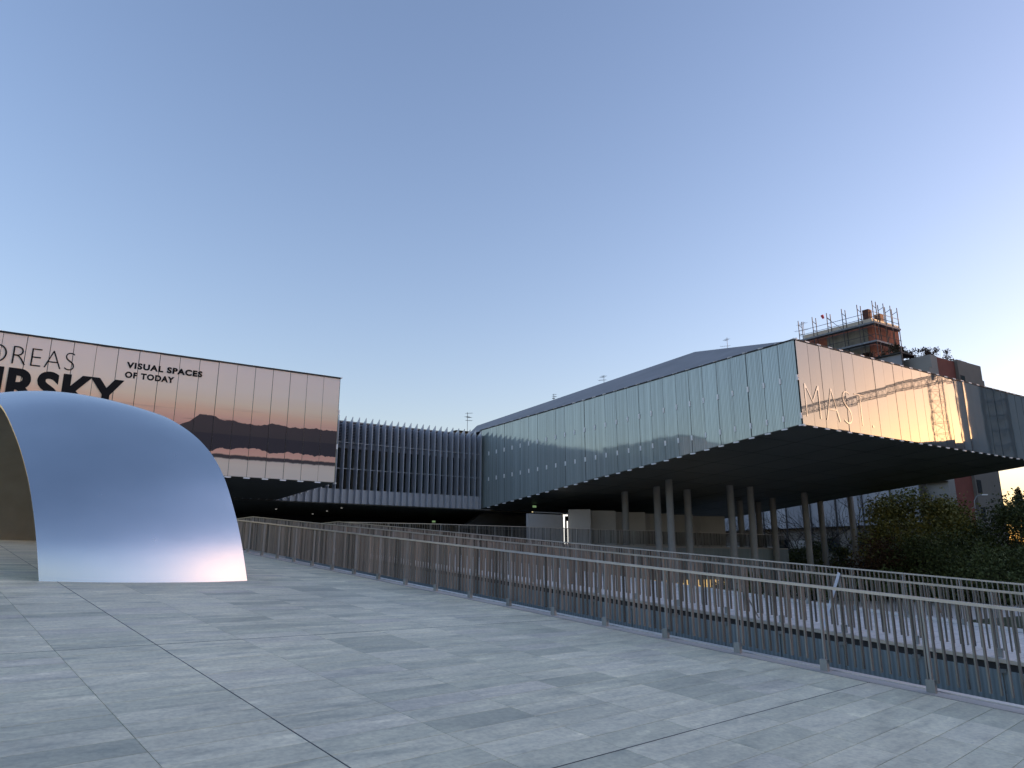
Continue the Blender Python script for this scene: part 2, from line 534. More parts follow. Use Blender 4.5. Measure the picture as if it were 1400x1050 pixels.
def tile_into(mb, uc, v0, dw):
    t = tile_pts(uc, v0, dw); t2 = [p - nr * .02 for p in t]
    i = len(mb.v); mb.v += t + t2
    for q in ((0, 1, 2, 3), (0, 4, 5, 1), (1, 5, 6, 2), (2, 6, 7, 3), (3, 7, 4, 0)):
        mb.f.append([i + k for k in q]); mb.uv += [(0, 0)] * 4; mb.mi.append(0)
tm = MB(); tile_into(tm, 0, 0, 0)
t_org = rp(.5, pv(.5, RH / 2))
tile_mesh = tm.mesh('slab', M_stone, t_org)
for vis, sc, uc, v0 in tiles[:300]:
    c = rp(uc + .5, pv(uc + .5, v0 + RH / 2)) + nr * random.uniform(0, .0012)
    put('slab', tile_mesh, c, rampo)
rest = MB()
for vis, sc, uc, v0 in tiles[300:]:
    tile_into(rest, uc, v0, random.uniform(0, .0012))
tag(rest.build('slab_field', M_stone, rampo), kind='stuff')
for r in (0, -16, 22):                        # expansion joints
    b = MB(); v0 = 9.12 + RH * r
    b.obox(rp(-14.4, pv(-14.4, v0) - .004, -.004), rp(9.57, pv(9.57, v0)) - rp(-14.4, pv(-14.4, v0)), e2 * .009, nr * .0062)
    b.build('expansion_joint', M_joint, rampo)
b = MB(); b.obox(rp(2.53 - .005, -14, -.004), e1 * .009, rp(2.53, crest(2.5)) - rp(2.53, -14), nr * .0063)
b.build('expansion_joint', M_joint, rampo)
# pale border strip and aluminium edge under the railing
b = MB(); b.obox(rp(9.575, -15, -.012), e1 * .30, e2 * (crest(9.9) + 14.9), nr * .0125); b.build('border_strip', simple('border_stone', (.40, .385, .36), .6, var=.15, scale=1.3), rampo)
b = MB(); b.obox(rp(9.88, -15, -.05), e1 * .16, e2 * (crest(9.9) + 14.9), nr * .062); b.build('edge_profile', M_edge, rampo)

# ------------------------------------------------------------------ second ramp beyond the gap
b = MB()
poly = [rp(14.18, -22, 0), rp(20.05, -22, 0), rp(20.05, crest(20.05), 0), rp(14.18, crest(14.18), 0)]
down = [Vector((p.x, p.y, min(GZ - .5, p.z - .3))) for p in poly]
b.face(poly); b.face(down[::-1])
for k in range(4):
    k2 = (k + 1) % 4
    b.face([poly[k], down[k], down[k2], poly[k2]])
ramp2 = tag(b.build('second_ramp', M_white_stone, origin=rp(17, 0)), kind='structure')
b = MB(); b.obox(rp(14.13, -22, -.05), e1 * .12, e2 * (22 + crest(14.2)), nr * .06); b.build('edge_profile', M_edge, ramp2)
b = MB(); b.obox(rp(14.165, -22, -.175), e1 * .05, e2 * (22 + crest(14.2)), nr * .124); b.build('shadow_gap', M_dark, ramp2)
b = MB(); b.obox(rp(19.93, -22, .003), e1 * .16, e2 * (22 + crest(20)), nr * .07); b.build('kerb', simple('kerb_stone', (.6, .6, .6), .6, var=.08), ramp2)
# slab joints of the second ramp
b = MB()
for k in range(-60, 118):
    v = k * .3355
    if v + .6 > crest(17): break
    b.obox(rp(14.26, pv(14.26, v) - 1.2, .0005), e1 * 5.66 + e2 * (SK * 5.66), e2 * .006, nr * .0018)
for u in (15.3, 16.3, 17.3, 18.3, 19.3):
    b.obox(rp(u, -20, .0006), e1 * .006, e2 * (19 + crest(u)), nr * .0018)
tag(b.build('paving_joint', simple('pale_joint', (.33, .33, .34), .9), ramp2), kind='stuff')
# side cladding panels in the gap
panel_side = MB()
for k in range(30):
    v = -6 + k * 1.3
    pl = MB()
    a, c = rp(14.135, v + .012, -.16), rp(14.135, v + 1.288, -.16)
    lo = GZ - .05
    if a.z < GZ + .1: continue
    t = nr.cross(e2) * .0
    o = Vector((e1.x, e1.y, 0)) * .03
    fr = [Vector((a.x, a.y, lo)), Vector((c.x, c.y, lo)), c, a]
    uvs = [(v, lo), (v + 1.276, lo), (v + 1.276, c.z), (v, a.z)]
    pl.face(fr[::-1], uvs[::-1])
    pl.face([p + o for p in fr], uvs)
    for q in range(4):
        pl.face([fr[q], fr[(q + 1) % 4], fr[(q + 1) % 4] + o, fr[q] + o])
    pl.build('cladding_panel', M_glassW, ramp2)
    cb = MB(); cb.box(rp(14.125, v, -.17), .13, .05, .06, X=Vector((e2.x, e2.y, 0)).normalized(), Y=Vector((e1.x, e1.y, 0)).normalized()); cb.build('clip', M_post, ramp2)

# ------------------------------------------------------------------ landing
S4 = Vector((-4.29, 45.44, 0)); E4 = S4 + Rd * 32.6
Bp = rp(20.05, crest(20.05)); A1 = rp(14.18, crest(14.18)); A2 = rp(10.02, crest(10.02)); A0 = rp(U0, crest(U0))
poly = [A0, A2, A1, Bp, S4, E4, E4 + Ld * 30, A0 + Ld * 55 - Rd * 25, A0 - Rd * 25]
poly = [(p.x, p.y) for p in poly]
b = MB(); b.prism(poly, GZ - .5, LAND_Z)
land = tag(b.build('landing', M_palegrey, origin=(0, 45, LAND_Z)), kind='structure')
def clad(P, Q, name='cladding_panel', step=1.3):
    d = (Q - P); L = d.length; d.normalize(); nn = Vector((d.y, -d.x, 0))
    n = max(1, round(L / step)); w = L / n
    for k in range(n):
        pl = MB()
        a = P + d * (k * w + .012) + nn * .02; c = P + d * ((k + 1) * w - .012) + nn * .02
        z0, z1 = GZ, LAND_Z - .12
        pl.face([(a.x, a.y, z0), (c.x, c.y, z0), (c.x, c.y, z1), (a.x, a.y, z1)], [(k * w, z0), (k * w + w, z0), (k * w + w, z1), (k * w, z1)])
        o = nn * .02
        for s_, t_ in ((a, c),):
            pl.face([(a.x, a.y, z1), (c.x, c.y, z1), (c.x - o.x, c.y - o.y, z1), (a.x - o.x, a.y - o.y, z1)])
        pl.build(name, M_glassW, land)
clad(S4, E4, step=1.6)
clad(Vector((Bp.x, Bp.y, 0)), S4)
b = MB(); b.obox(Vector((S4.x, S4.y, -.05)) + Rd * 14.2 - Vector((-Rd.y, Rd.x, 0)) * -(-.03) + Vector((Rd.y, -Rd.x, 0)) * .0, Rd * 10.5, Vector((Rd.y, -Rd.x, 0)) * .06, Z3 * .55)
b.build('lit_strip_window', M_warm, land)

# ------------------------------------------------------------------ railings
bar_mesh_cache = {}
Hn = Vector((e2.x, e2.y, 0)).normalized(); Hs = Vector((Hn.y, -Hn.x, 0))
HR = 1.08
def railing(path, label, first_bars=300, bar_step=.108, post_step=1.3, phase=0.0, lean=0.0, foot=True, stuff_only=False):
    """path: list of base points (world) ; vertical posts, bars, sloped top rail"""
    root = thing('railing', path[0], label, 'railing', 'bar railings along the ramps')
    bars = []
    for P, Q in zip(path[:-1], path[1:]):
        d = Q - P; hl = Vector((d.x, d.y, 0)).length; dn = d / hl
        hd = Vector((d.x, d.y, 0)).normalized(); sd_ = Vector((hd.y, -hd.x, 0))
        b = MB(); b.bar(P + Z3 * (HR - .018), Q + Z3 * (HR - .018), .055, .036); b.build('top_rail', M_rail, root)
        n = int((hl - phase) / post_step) + 1
        key = (round(hd.x, 3), round(hd.y, 3))
        if key not in bar_mesh_cache:
            m1 = MB(); m1.box((0, 0, (HR - .15) / 2), .018, .050, HR - .15, hd, sd_)
            m2 = MB(); m2.box((0, 0, (HR - .03) / 2), .022, .05, HR - .03, hd, sd_)
            m3 = MB(); m3.box((0, 0, .07), .10, .06, .15, hd, sd_)
            bar_mesh_cache[key] = (m1.mesh('bar', M_bar), m2.mesh('post', M_post), m3.mesh('foot', M_post))
        mb_, mp_, mf_ = bar_mesh_cache[key]
        for k in range(n):
            p = P + dn * (phase + k * post_step)
            po = put('post', mp_, p, root)
            if foot:
                put('foot', mf_, p - sd_ * .035 - Z3 * .002, po)
        nb = int(hl / bar_step)
        for k in range(nb):
            t = (k + .5) * bar_step
            if abs(((t - phase + post_step / 2) % post_step) - post_step / 2) < .035: continue
            p = P + dn * t + Z3 * .112
            bars.append((((p - CAM).length), p, mb_, hd, sd_))
    bars.sort(key=lambda x: x[0])
    def infront(p):
        q = p - CAM; z = q.dot(FW)
        return z > .5 and -40 < 700 + 1000 * q.x / z < 1440
    near = [x for x in bars if infront(x[1])][:0 if stuff_only else first_bars]
    ids = set(id(x) for x in near)
    for x in near:
        o = put('bar', x[2], x[1], root)
        o.rotation_euler = (random.gauss(0, .004), random.gauss(0, .004), random.gauss(0, .05))
    fb = MB()
    for x in bars:
        if id(x) in ids: continue
        a = random.gauss(0, .05)
        X = (x[3] * math.cos(a) + x[4] * math.sin(a)); Y = Vector((X.y, -X.x, 0))
        fb.box(x[1] + Z3 * ((HR - .15) / 2), .018, .050, HR - .15, X, Y)
    if fb.v: tag(fb.build('bar_row', M_bar, root), kind='stuff')
    return root
def ramp_path(u, v0, after=9.0):
    c = crest(u); P, Q = rv(u, v0), rv(u, c)
    return [P, Q, Q + Hn * after]
r1 = railing(ramp_path(9.77, -1.45), 'nearest bronze bar railing along the edge of the stone paved ramp', phase=0.0)
r2 = railing(ramp_path(14.48, -.7), 'middle bar railing beyond the gap on the near edge of the pale ramp', phase=0.0)
r3 = railing(ramp_path(19.98, -4), 'farthest sloping bar railing in front of the bushes on the pale ramp', phase=.5)
r4 = railing([Vector((Bp.x + .25, Bp.y + .15, LAND_Z)), Vector((S4.x, S4.y, LAND_Z)) + Ld * .15 , Vector((E4.x, E4.y, LAND_Z)) + Ld * .15 - Rd * .1], 'level bar railing on the raised landing among the concrete columns', stuff_only=True, foot=False)
# pale strap tied across the middle railing, two thin braces
P = on_plane(1147, 783, rv(14.42, 8), Hs); Q = on_plane(1126, 858, rv(14.42, 8), Hs)
b = MB(); b.bar(P, Q, .055, .012, side=Hn)
tag(b.build('pale_strap', simple('pale_plastic', (.62, .68, .80), .35, var=.08)), 'pale blue plastic strip leaning diagonally against the middle railing', 'plastic strip')
for (x0, y0, x1, y1) in ((1013, 800, 1045, 858), (1272, 800, 1286, 838)):
    P = on_plane(x0, y0, rv(14.53, 8), Hs); Q = on_plane(x1, y1, rv(14.53, 8), Hs)
    b = MB(); b.bar(P, Q, .03, .02, side=Hn); b.build('brace', M_bar, r2)

# ------------------------------------------------------------------ arched steel sculpture
def cr(pts, t):
    """Catmull-Rom through pts, t in 0..1"""
    n = len(pts) - 1; x = t * n; i = min(int(x), n - 1); f = x - i
    p0 = pts[max(i - 1, 0)]; p1 = pts[i]; p2 = pts[i + 1]; p3 = pts[min(i + 2, n)]
    return 0.5 * ((2 * p1) + (p2 - p0) * f + (2 * p0 - 5 * p1 + 4 * p2 - p3) * f * f + (3 * p1 - p0 - 3 * p2 + p3) * f ** 3)
V3 = Vector
VA = 22.25
Lh = [V3((2.25, 15.93, 0)), V3((2.13, 16.14, .672)), V3((2.01, 16.58, 1.341)), V3((1.875, 17.35, 2.025)), V3((1.69, 18.55, 2.765)), V3((1.45, 20.1, 3.47)), V3((1.2, VA, 3.82))]
Rh = [V3((6.18, 16.26, 0)), V3((6.03, 16.52, .82)), V3((5.92, 16.92, 1.485)), V3((5.76, 17.5, 2.253)), V3((5.57, 18.25, 2.854)), V3((5.26, 19.2, 3.364)), V3((4.83, 20.5, 3.79)), V3((4.35, VA, 3.98))]
def mirror(h): return h + [V3((p.x, 2 * VA - p.y, p.z)) for p in h[:-1][::-1]]
Le, Re = mirror(Lh), mirror(Rh)
nS, nT = 96, 36
def arch_pt(s, t):
    # resample both edges by parameter, bow the strip outwards between them
    a, c = cr(Le, s), cr(Re, s)
    k = math.sin(math.pi * s)
    bow = 4 * t * (1 - t)
    p = a.lerp(c, t)
    nv = math.cos(math.pi * s)                 # outward in v at the legs, up at the crown
    p.y -= bow * .30 * nv * abs(nv) * (1 if s not in (0, 1) else 1)
    p.z += bow * .26 * k * k
    return p
mb = MB()
grid = [[arch_pt(i / nS, j / nT) for j in range(nT + 1)] for i in range(nS + 1)]
def norm_at(i, j):
    a = grid[min(i + 1, nS)][j] - grid[max(i - 1, 0)][j]; c = grid[i][min(j + 1, nT)] - grid[i][max(j - 1, 0)]
    return c.cross(a).normalized()
TH = .07
def w3(p): return rp(p.x, p.y, p.z)
outer = [[w3(grid[i][j]) for j in range(nT + 1)] for i in range(nS + 1)]
inner = [[w3(grid[i][j] - norm_at(i, j) * TH) for j in range(nT + 1)] for i in range(nS + 1)]
bm = bmesh.new()
ov = [[bm.verts.new(p) for p in r] for r in outer]; iv = [[bm.verts.new(p) for p in r] for r in inner]
uvl = bm.loops.layers.uv.new('UVMap')
uvd = {}
for i in range(nS + 1):
    for j in range(nT + 1):
        uvd[ov[i][j]] = (j / nT * 4, i / nS * 16); uvd[iv[i][j]] = (j / nT * 4, i / nS * 16 + 30)
for i in range(nS):
    for j in range(nT):
        bm.faces.new((ov[i][j], ov[i][j + 1], ov[i + 1][j + 1], ov[i + 1][j])).smooth = True
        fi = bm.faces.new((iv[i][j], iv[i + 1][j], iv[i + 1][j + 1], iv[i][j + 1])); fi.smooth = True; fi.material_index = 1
    for j, fl in ((0, 0), (nT, 1)):
        q = (ov[i][j], ov[i + 1][j], iv[i + 1][j], iv[i][j])
        bm.faces.new(q if fl == 0 else q[::-1])
for i in (0, nS):
    for j in range(nT):
        q = (ov[i][j], iv[i][j], iv[i][j + 1], ov[i][j + 1]); bm.faces.new(q if i == 0 else q[::-1])
bm.normal_update()
for f in bm.faces:
    for l in f.loops: l[uvl].uv = uvd[l.vert]
for e in bm.edges:
    if len(e.link_faces) == 2 and e.link_faces[0].normal.angle(e.link_faces[1].normal, 0) > .9: e.smooth = False
me = bpy.data.meshes.new('steel_arch')
org = rp(4.2, 22)
bmesh.ops.translate(bm, verts=bm.verts, vec=-org)
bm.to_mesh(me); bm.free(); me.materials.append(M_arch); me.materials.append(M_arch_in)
arch = bpy.data.objects.new('steel_arch', me); C.objects.link(arch); arch.location = org
tag(arch, 'large bowed arch of satin steel standing on the ramp paving', 'sculpture')

# ------------------------------------------------------------------ glass-clad building: common facade builder
def facade(root, P, D, n0, n1, ztop, zbot, mat, width=1.0, rows=(2.05, 4.1), uvfun=None, outward=None, name='glass_panel', clips=True, clip_mid=True, seam=.013):
    """panels of `width` metres from P along D; ztop/zbot functions of distance; rows = joints below the top edge"""
    nn = outward
    cl = MB()
    for k in range(n0, n1):
        s0, s1 = k * width + seam * random.uniform(.7, 1.3), (k + 1) * width - seam * random.uniform(.7, 1.3)
        t0, t1 = ztop(s0), ztop(s1); b0, b1 = zbot(s0), zbot(s1)
        ys = [(t0, t1)]
        for r in rows:
            if t0 - r > b0 + .15: ys.append((t0 - r, t1 - r))
        ys.append((b0, b1))
        for (ya0, ya1), (yb0, yb1) in ((ys[0], ys[-1]),):
            g = .009
            pl = MB()
            o = nn * (.045 + random.uniform(-.012, .012))
            tl = random.gauss(0, .0016); tw = random.gauss(0, .004)    # every pane is set a hair out of true
            a = P + D * s0 + o; c = P + D * s1 + o
            q = [Vector((a.x, a.y, yb0 + g)), Vector((c.x, c.y, yb1 + g)), Vector((c.x, c.y, ya1 - g)), Vector((a.x, a.y, ya0 - g))]
            q = [q[0] + nn * (-tl - tw), q[1] + nn * (tl - tw), q[2] + nn * (tl + tw), q[3] + nn * (-tl + tw)]
            uv = [(s0, yb0), (s1, yb1), (s1, ya1), (s0, ya0)]
            if uvfun: uv = [uvfun(*x) for x in uv]
            flip = (q[1] - q[0]).cross(q[3] - q[0]).dot(nn) < 0
            f, fu = (q[::-1], uv[::-1]) if flip else (q, uv)
            pl.face(f, fu)
            bk = [x - nn * .018 for x in f]
            pl.face(bk[::-1], fu[::-1])
            for i in range(4):
                pl.face([f[i], bk[i], bk[(i + 1) % 4], f[(i + 1) % 4]])
            pl.build(name, mat, root)
        if clips:
            for r_i, (ya0, ya1) in enumerate(ys):
                for_z = ya0
                if r_i in (0, len(ys) - 1):
                    cl.box(P + D * (k * width) + nn * .05 + Z3 * (for_z - P.z + (.05 if r_i == 0 else -.05)), .34, .06, .07, D, nn)
                elif clip_mid:
                    cl.box(P + D * (k * width) + nn * .05 + Z3 * (for_z - P.z), *((.09, .08, .30) if clip_mid else (.03, .05, .12)), D, nn)
    if clips: tag(cl.build('facade_clip', M_clip, root), kind='stuff')
def text_mesh(body, bold=0.0, spacing=1.0):
    cu = bpy.data.curves.new('lettering', 'FONT')
    cu.body = body; cu.size = 1.0; cu.offset = bold; cu.space_character = spacing
    cu.resolution_u = 6
    ob = bpy.data.objects.new('tmp_text', cu); C.objects.link(ob)
    dg = bpy.context.evaluated_depsgraph_get()
    me = bpy.data.meshes.new_from_object(ob.evaluated_get(dg))
    vs = [v.co.copy() for v in me.vertices]; fs = [list(p.vertices) for p in me.polygons]
    bpy.data.objects.remove(ob); bpy.data.meshes.remove(me); bpy.data.curves.remove(cu)
    x0 = min(v.x for v in vs); x1 = max(v.x for v in vs); y0 = min(v.y for v in vs); y1 = max(v.y for v in vs)
    return vs, fs, (x0, x1, y0, y1)
def lettering(root, body, P, D, nn, s0, s1, z0, z1, mat, bold, off, spacing=1.0, name='lettering'):
    vs, fs, (x0, x1, y0, y1) = text_mesh(body, bold, spacing)
    out = [P + D * (s0 + (v.x - x0) / (x1 - x0) * (s1 - s0)) + nn * off + Z3 * (z0 + (v.y - y0) / (y1 - y0) * (z1 - z0) - P.z) for v in vs]
    par = list(range(len(vs)))
    def fd(a):
        while par[a] != a: a = par[a]
        return a
    for f in fs:
        for q in f[1:]: par[fd(q)] = fd(f[0])
    isl = {}
    for f in fs: isl.setdefault(fd(f[0]), []).append(f)
    for k in isl.values():
        mb = MB()
        for f in k: mb.face([out[i] for i in f])
        mb.build('letter', mat, root)

# ------------------------------------------------------------------ the cantilevered glass wing (faces L and R)
CO = Vector((15.0066, 37.18842, 0))
ZR0, ZR1 = 8.63, 13.19
WR = 27.3
LL = 28.25
nL = Vector((Ld.y, -Ld.x, 0)) * -1          # outward from face L (to the left)
if nL.dot(Vector((-1, -1, 0))) < 0: nL = -nL
nR = Vector((Rd.y, -Rd.x, 0))               # outward from face R (towards the camera)
def ltop(s): return 13.19 - (13.19 - 12.27) * s / LL
def lbot(s): return 8.65 - (8.65 - 5.92) * s / LL
glass = thing('glass_wing', CO, 'long teal glass wing cantilevered on round columns with pale lettering', 'building')
facade(glass, CO, Ld, 0, 28, ltop, lbot, M_glassL, outward=nL)
facade(glass, CO, Rd, 0, 27, lambda s: ZR1, lambda s: ZR0, M_glassR, outward=nR, clip_mid=False)
# dark core behind the panes
def core_pts(z):
    return [CO, CO + Rd * WR, CO + Rd * WR + Ld * LL, CO + Ld * LL]
b = MB()
cT = [V3((CO.x, CO.y, ZR1 - .03)), V3((*(CO + Rd * WR).xy, ZR1 - .03)), V3((*(CO + Rd * WR + Ld * LL).xy, ltop(LL) - .03)), V3((*(CO + Ld * LL).xy, ltop(LL) - .03))]
cB = [V3((CO.x, CO.y, ZR0 + .06)), V3((*(CO + Rd * WR).xy, ZR0 + .06)), V3((*(CO + Rd * WR + Ld * LL).xy, lbot(LL) + .06)), V3((*(CO + Ld * LL).xy, lbot(LL) + .06))]
for k in range(4):
    k2 = (k + 1) % 4
    b.face([cB[k], cB[k2], cT[k2], cT[k]])
b.face(cT)
b.build('inner_wall', M_dark, glass)
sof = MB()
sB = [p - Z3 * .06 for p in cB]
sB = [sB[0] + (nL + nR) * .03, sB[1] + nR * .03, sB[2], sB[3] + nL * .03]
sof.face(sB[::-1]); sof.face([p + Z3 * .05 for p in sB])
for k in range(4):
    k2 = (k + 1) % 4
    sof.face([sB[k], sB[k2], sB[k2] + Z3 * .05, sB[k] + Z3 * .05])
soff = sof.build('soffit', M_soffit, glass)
# shallow soffit panel joints
b = MB()
for k in range(1, 10):
    p = sB[0].lerp(sB[3], k / 10); q = sB[1].lerp(sB[2], k / 10)
    b.bar(p - Z3 * .004, q - Z3 * .004, .02, .008)
for k in range(1, 8):
    p = sB[0].lerp(sB[1], k / 8); q = sB[3].lerp(sB[2], k / 8)
    b.bar(p - Z3 * .005, q - Z3 * .005, .02, .008)
b.build('soffit_joint', M_dark, soff)
# black coping line along the top edges
b = MB()
b.bar(V3((*CO.xy, ZR1 + .03)) + nR * .0, V3((*(CO + Rd * WR).xy, ZR1 + .03)), .16, .07)
b.bar(V3((*CO.xy, ZR1 + .035)), V3((*(CO + Ld * LL).xy, ltop(LL) + .035)), .16, .07)
b.build('coping', M_dark, glass)
# zinc roof rising behind the coping
off8 = CO + Rd * 8; off14 = CO + Rd * 13
P1 = on_wall(950, 481, off8, Ld); P2 = on_wall(652, 582, off8, Ld); P3 = on_wall(1046, 474.5, off14, Ld)
b = MB()
eL0 = V3((*CO.xy, ZR1 + .02)) + Rd * .1; eL1 = V3((*(CO + Ld * (LL + 2)).xy, ltop(LL + 2) + .02)) + Rd * .1
eR = V3((*(CO + Rd * WR).xy, ZR1 + .02)); eB = V3((*(CO + Rd * WR + Ld * LL).xy, ltop(LL)))
b.face([eL0, P1, P2, eL1][::-1]); b.face([eL0, P3, P1][::-1]); b.face([eL0, eR, P3]); b.face([P3, eR, eB, P1]); b.face([P1, eB, P2]); b.face([P2, eB, eL1])
b.build('roof', M_roof, glass)
# columns
sN = (cB[1] - cB[0]).cross(cB[3] - cB[0])
for (x, y, r) in ((854, 672.5, .25), (897.5, 666, .25), (914, 656, .25), (939, 669.5, .27), (997.5, 664, .25), (1011, 685, .25), (1025, 666, .25), (1036, 687, .25), (1055.5, 681, .25), (1099, 674, .25), (1121, 685.5, .25), (1162, 680, .25)):
    t = on_plane(x, y, sB[0], sN)
    b = MB(); b.tube(V3((t.x, t.y, GZ)), V3((t.x, t.y, t.z + .02)), r, n=20, cap=False)
    b.build('column', M_column, glass, smooth=True)
lettering(glass, 'MAST.', CO, Rd, nR, .36, 6.35, 9.06, 10.9, M_white_ink, -.031, .066, 1.12)

# ------------------------------------------------------------------ banner wing
BO = Vector((-10.49485, 43.24292, 0))
ZB0, ZB1 = 6.30, 12.60
nBs = 22
banner = thing('banner_wing', BO, 'flat-fronted glass wing covered by a printed sunset exhibition banner', 'building')
facade(banner, BO - Rd * nBs, Rd, 0, nBs, lambda s: ZB1, lambda s: ZB0, M_mural, outward=nR, rows=(2.08, 4.16), clip_mid=False,
       uvfun=lambda s, z: (s - nBs, (z - ZB0) / (ZB1 - ZB0)), name='banner_panel')
BL = 9.5
def bbot(s): return ZB0 - (ZB0 - 5.87) * s / BL
b = MB()
q0, q1 = BO - Rd * nBs, BO
bot = [V3((*q0.xy, ZB0 + .03)), V3((*q1.xy, ZB0 + .03)), V3((*(q1 + Ld * BL).xy, 5.9)), V3((*(q0 + Ld * BL).xy, 5.9))]
top = [V3((p.x, p.y, ZB1 - .03)) for p in bot]
for k in range(4):
    k2 = (k + 1) % 4
    b.face([bot[k], bot[k2], top[k2], top[k]])
b.face(top)
b.build('inner_wall', M_dark, banner)
facade(banner, BO, Ld, 0, 9, lambda s: ZB1, bbot, M_glassL, outward=nL * -1, rows=(2.08, 4.16), clips=True)
b = MB()
sb = [p - Z3 * .05 for p in bot]
b.face(sb[::-1]); b.face([p + Z3 * .04 for p in sb])
for k in range(4):
    k2 = (k + 1) % 4
    b.face([sb[k], sb[k2], sb[k2] + Z3 * .04, sb[k] + Z3 * .04])
b.build('soffit', M_soffit, banner)
b = MB(); b.bar(V3((*q0.xy, ZB1 + .035)), V3((*q1.xy, ZB1 + .035)), .18, .08); b.build('coping', M_dark, banner)
lettering(banner, 'ANDREAS', BO, Rd, nR, -19.35, -13.88, 11.10, 12.02, M_ink, -.022, .066, 1.05)
lettering(banner, 'GURSKY', BO, Rd, nR, -19.7, -11.55, 9.15, 10.93, M_ink, .036, .066, 1.05)
lettering(banner, 'VISUAL SPACES', BO, Rd, nR, -11.55, -7.82, 11.60, 11.94, M_ink, .048, .066, 1.16)
lettering(banner, 'OF TODAY', BO, Rd, nR, -11.57, -9.2, 11.08, 11.42, M_ink, .048, .066, 1.16)

# ------------------------------------------------------------------ louvred link wing
MO = Vector((-2.5777, 59.2772, 0))
ZM0, ZM1 = 5.86, 12.12
link = thing('louvred_wing', MO, 'grey link wing with upright metal fins and dark windows between the glass wings', 'building')
FS = .5185
nf = 40
fin = MB(); fin.obox(V3((0, 0, 0)) , Rd * .045, nR * .55, Z3 * (ZM1 - ZM0 + .0))
# fin: a tall blade with a slanted tip
fin = MB()
a0, a1 = V3((0, 0, ZM0)), nR * .72 + V3((0, 0, ZM0))
t0, t1 = V3((0, 0, ZM1 - .42)), nR * .72 + V3((0, 0, ZM1 + .02))
w = Rd * .04
A = [a0, a1, t1, t0]; Bq = [p + w for p in A]
fin.face(A); fin.face(Bq[::-1])
for k in range(4): fin.face([A[k], Bq[k], Bq[(k + 1) % 4], A[(k + 1) % 4]])
fin_mesh = fin.mesh('fin', M_fin)
for k in range(nf):
    s = -.35 - k * FS
    put('fin', fin_mesh, MO + Rd * s, link)
SL = nf * FS + 1
def strip(name, z0, z1, d0, d1, mat, parent=link, s0=0.0, s1=None):
    s1 = -SL if s1 is None else s1
    b = MB(); b.obox(MO + Rd * s1 + nR * d0 + Z3 * z0, Rd * (s0 - s1), nR * (d1 - d0), Z3 * (z1 - z0)); return b.build(name, mat, parent)
strip('inner_wall', ZM0 + .05, ZM1 - .25, -6, -.32, M_dark)
strip('window_head', 9.92, 10.2, -.3, -.1, M_louvre)
sp_mesh = MB(); sp_mesh.obox(V3((0, 0, ZM0 + .01)), Rd * (FS - .05), nR * .04, Z3 * 1.0)
spm = sp_mesh.mesh('spandrel', M_sill)
wm = MB(); wm.obox(V3((0, 0, ZM0 + 1.03)), Rd * (FS - .02), nR * .03, Z3 * (9.9 - ZM0 - 1.03))
wmm = wm.mesh('window_pane', M_window)
for k in range(nf):
    s = -.35 - (k + 1) * FS + .045
    put('spandrel', spm, MO + Rd * s + nR * .30, link)
    put('window_pane', wmm, MO + Rd * s - nR * .25, link)
b = MB()
for k in range(14):
    z = 10.22 + k * .115
    b.obox(MO - Rd * SL + Z3 * z - nR * .05, Rd * SL, nR * .06 - Z3 * .05, Z3 * .012)
tag(b.build('louvre_blade', M_louvre, link), kind='stuff')
strip('louvre_backing', 10.2, 11.86, -.32, -.12, M_slate)
for z in (10.22, 8.32):
    b = MB(); b.obox(MO - Rd * SL + nR * .42 + Z3 * z, Rd * (SL - .2), nR * .03, Z3 * .035); b.build('transom', M_fin, link)
strip('roof_edge', ZM1 - .30, ZM1 - .2, -6, -.05, M_roof)
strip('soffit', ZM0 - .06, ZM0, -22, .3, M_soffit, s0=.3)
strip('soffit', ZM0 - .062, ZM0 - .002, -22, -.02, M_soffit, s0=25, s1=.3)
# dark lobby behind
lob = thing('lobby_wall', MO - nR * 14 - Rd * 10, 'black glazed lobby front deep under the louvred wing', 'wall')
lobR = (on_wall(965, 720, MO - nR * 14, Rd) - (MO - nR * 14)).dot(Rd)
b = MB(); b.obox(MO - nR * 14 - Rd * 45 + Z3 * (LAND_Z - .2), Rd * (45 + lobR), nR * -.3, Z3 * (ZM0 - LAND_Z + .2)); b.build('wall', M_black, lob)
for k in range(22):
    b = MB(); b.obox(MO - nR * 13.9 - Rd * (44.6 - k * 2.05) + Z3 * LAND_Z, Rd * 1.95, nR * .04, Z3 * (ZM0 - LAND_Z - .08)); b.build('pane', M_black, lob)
# end block under the foot of the glass wing: two dark slate slabs leaning
stair = thing('slate_stair_block', MO + Rd * 1.5, 'dark slate sloped slab wedged under the inner end of the glass wing', 'wall')
pts = [on_wall(x, y, MO - nR * 1.2, Rd) for x, y in ((632, 722), (664, 698), (697, 694), (669, 722))]
b = MB(); b.face(pts); b.face([p - nR * .6 for p in pts][::-1])
for k in range(4): b.face([pts[k], pts[(k + 1) % 4], pts[(k + 1) % 4] - nR * .6, pts[k] - nR * .6])
b.build('slab', M_slate, stair)
pts = [on_wall(x, y, MO - nR * 1.9, Rd) for x, y in ((666, 724), (694, 695), (727, 692), (727, 724))]
b = MB(); b.face(pts); b.face([p - nR * .6 for p in pts][::-1])
for k in range(4): b.face([pts[k], pts[(k + 1) % 4], pts[(k + 1) % 4] - nR * .6, pts[k] - nR * .6])
b.build('slab', M_slate, stair)

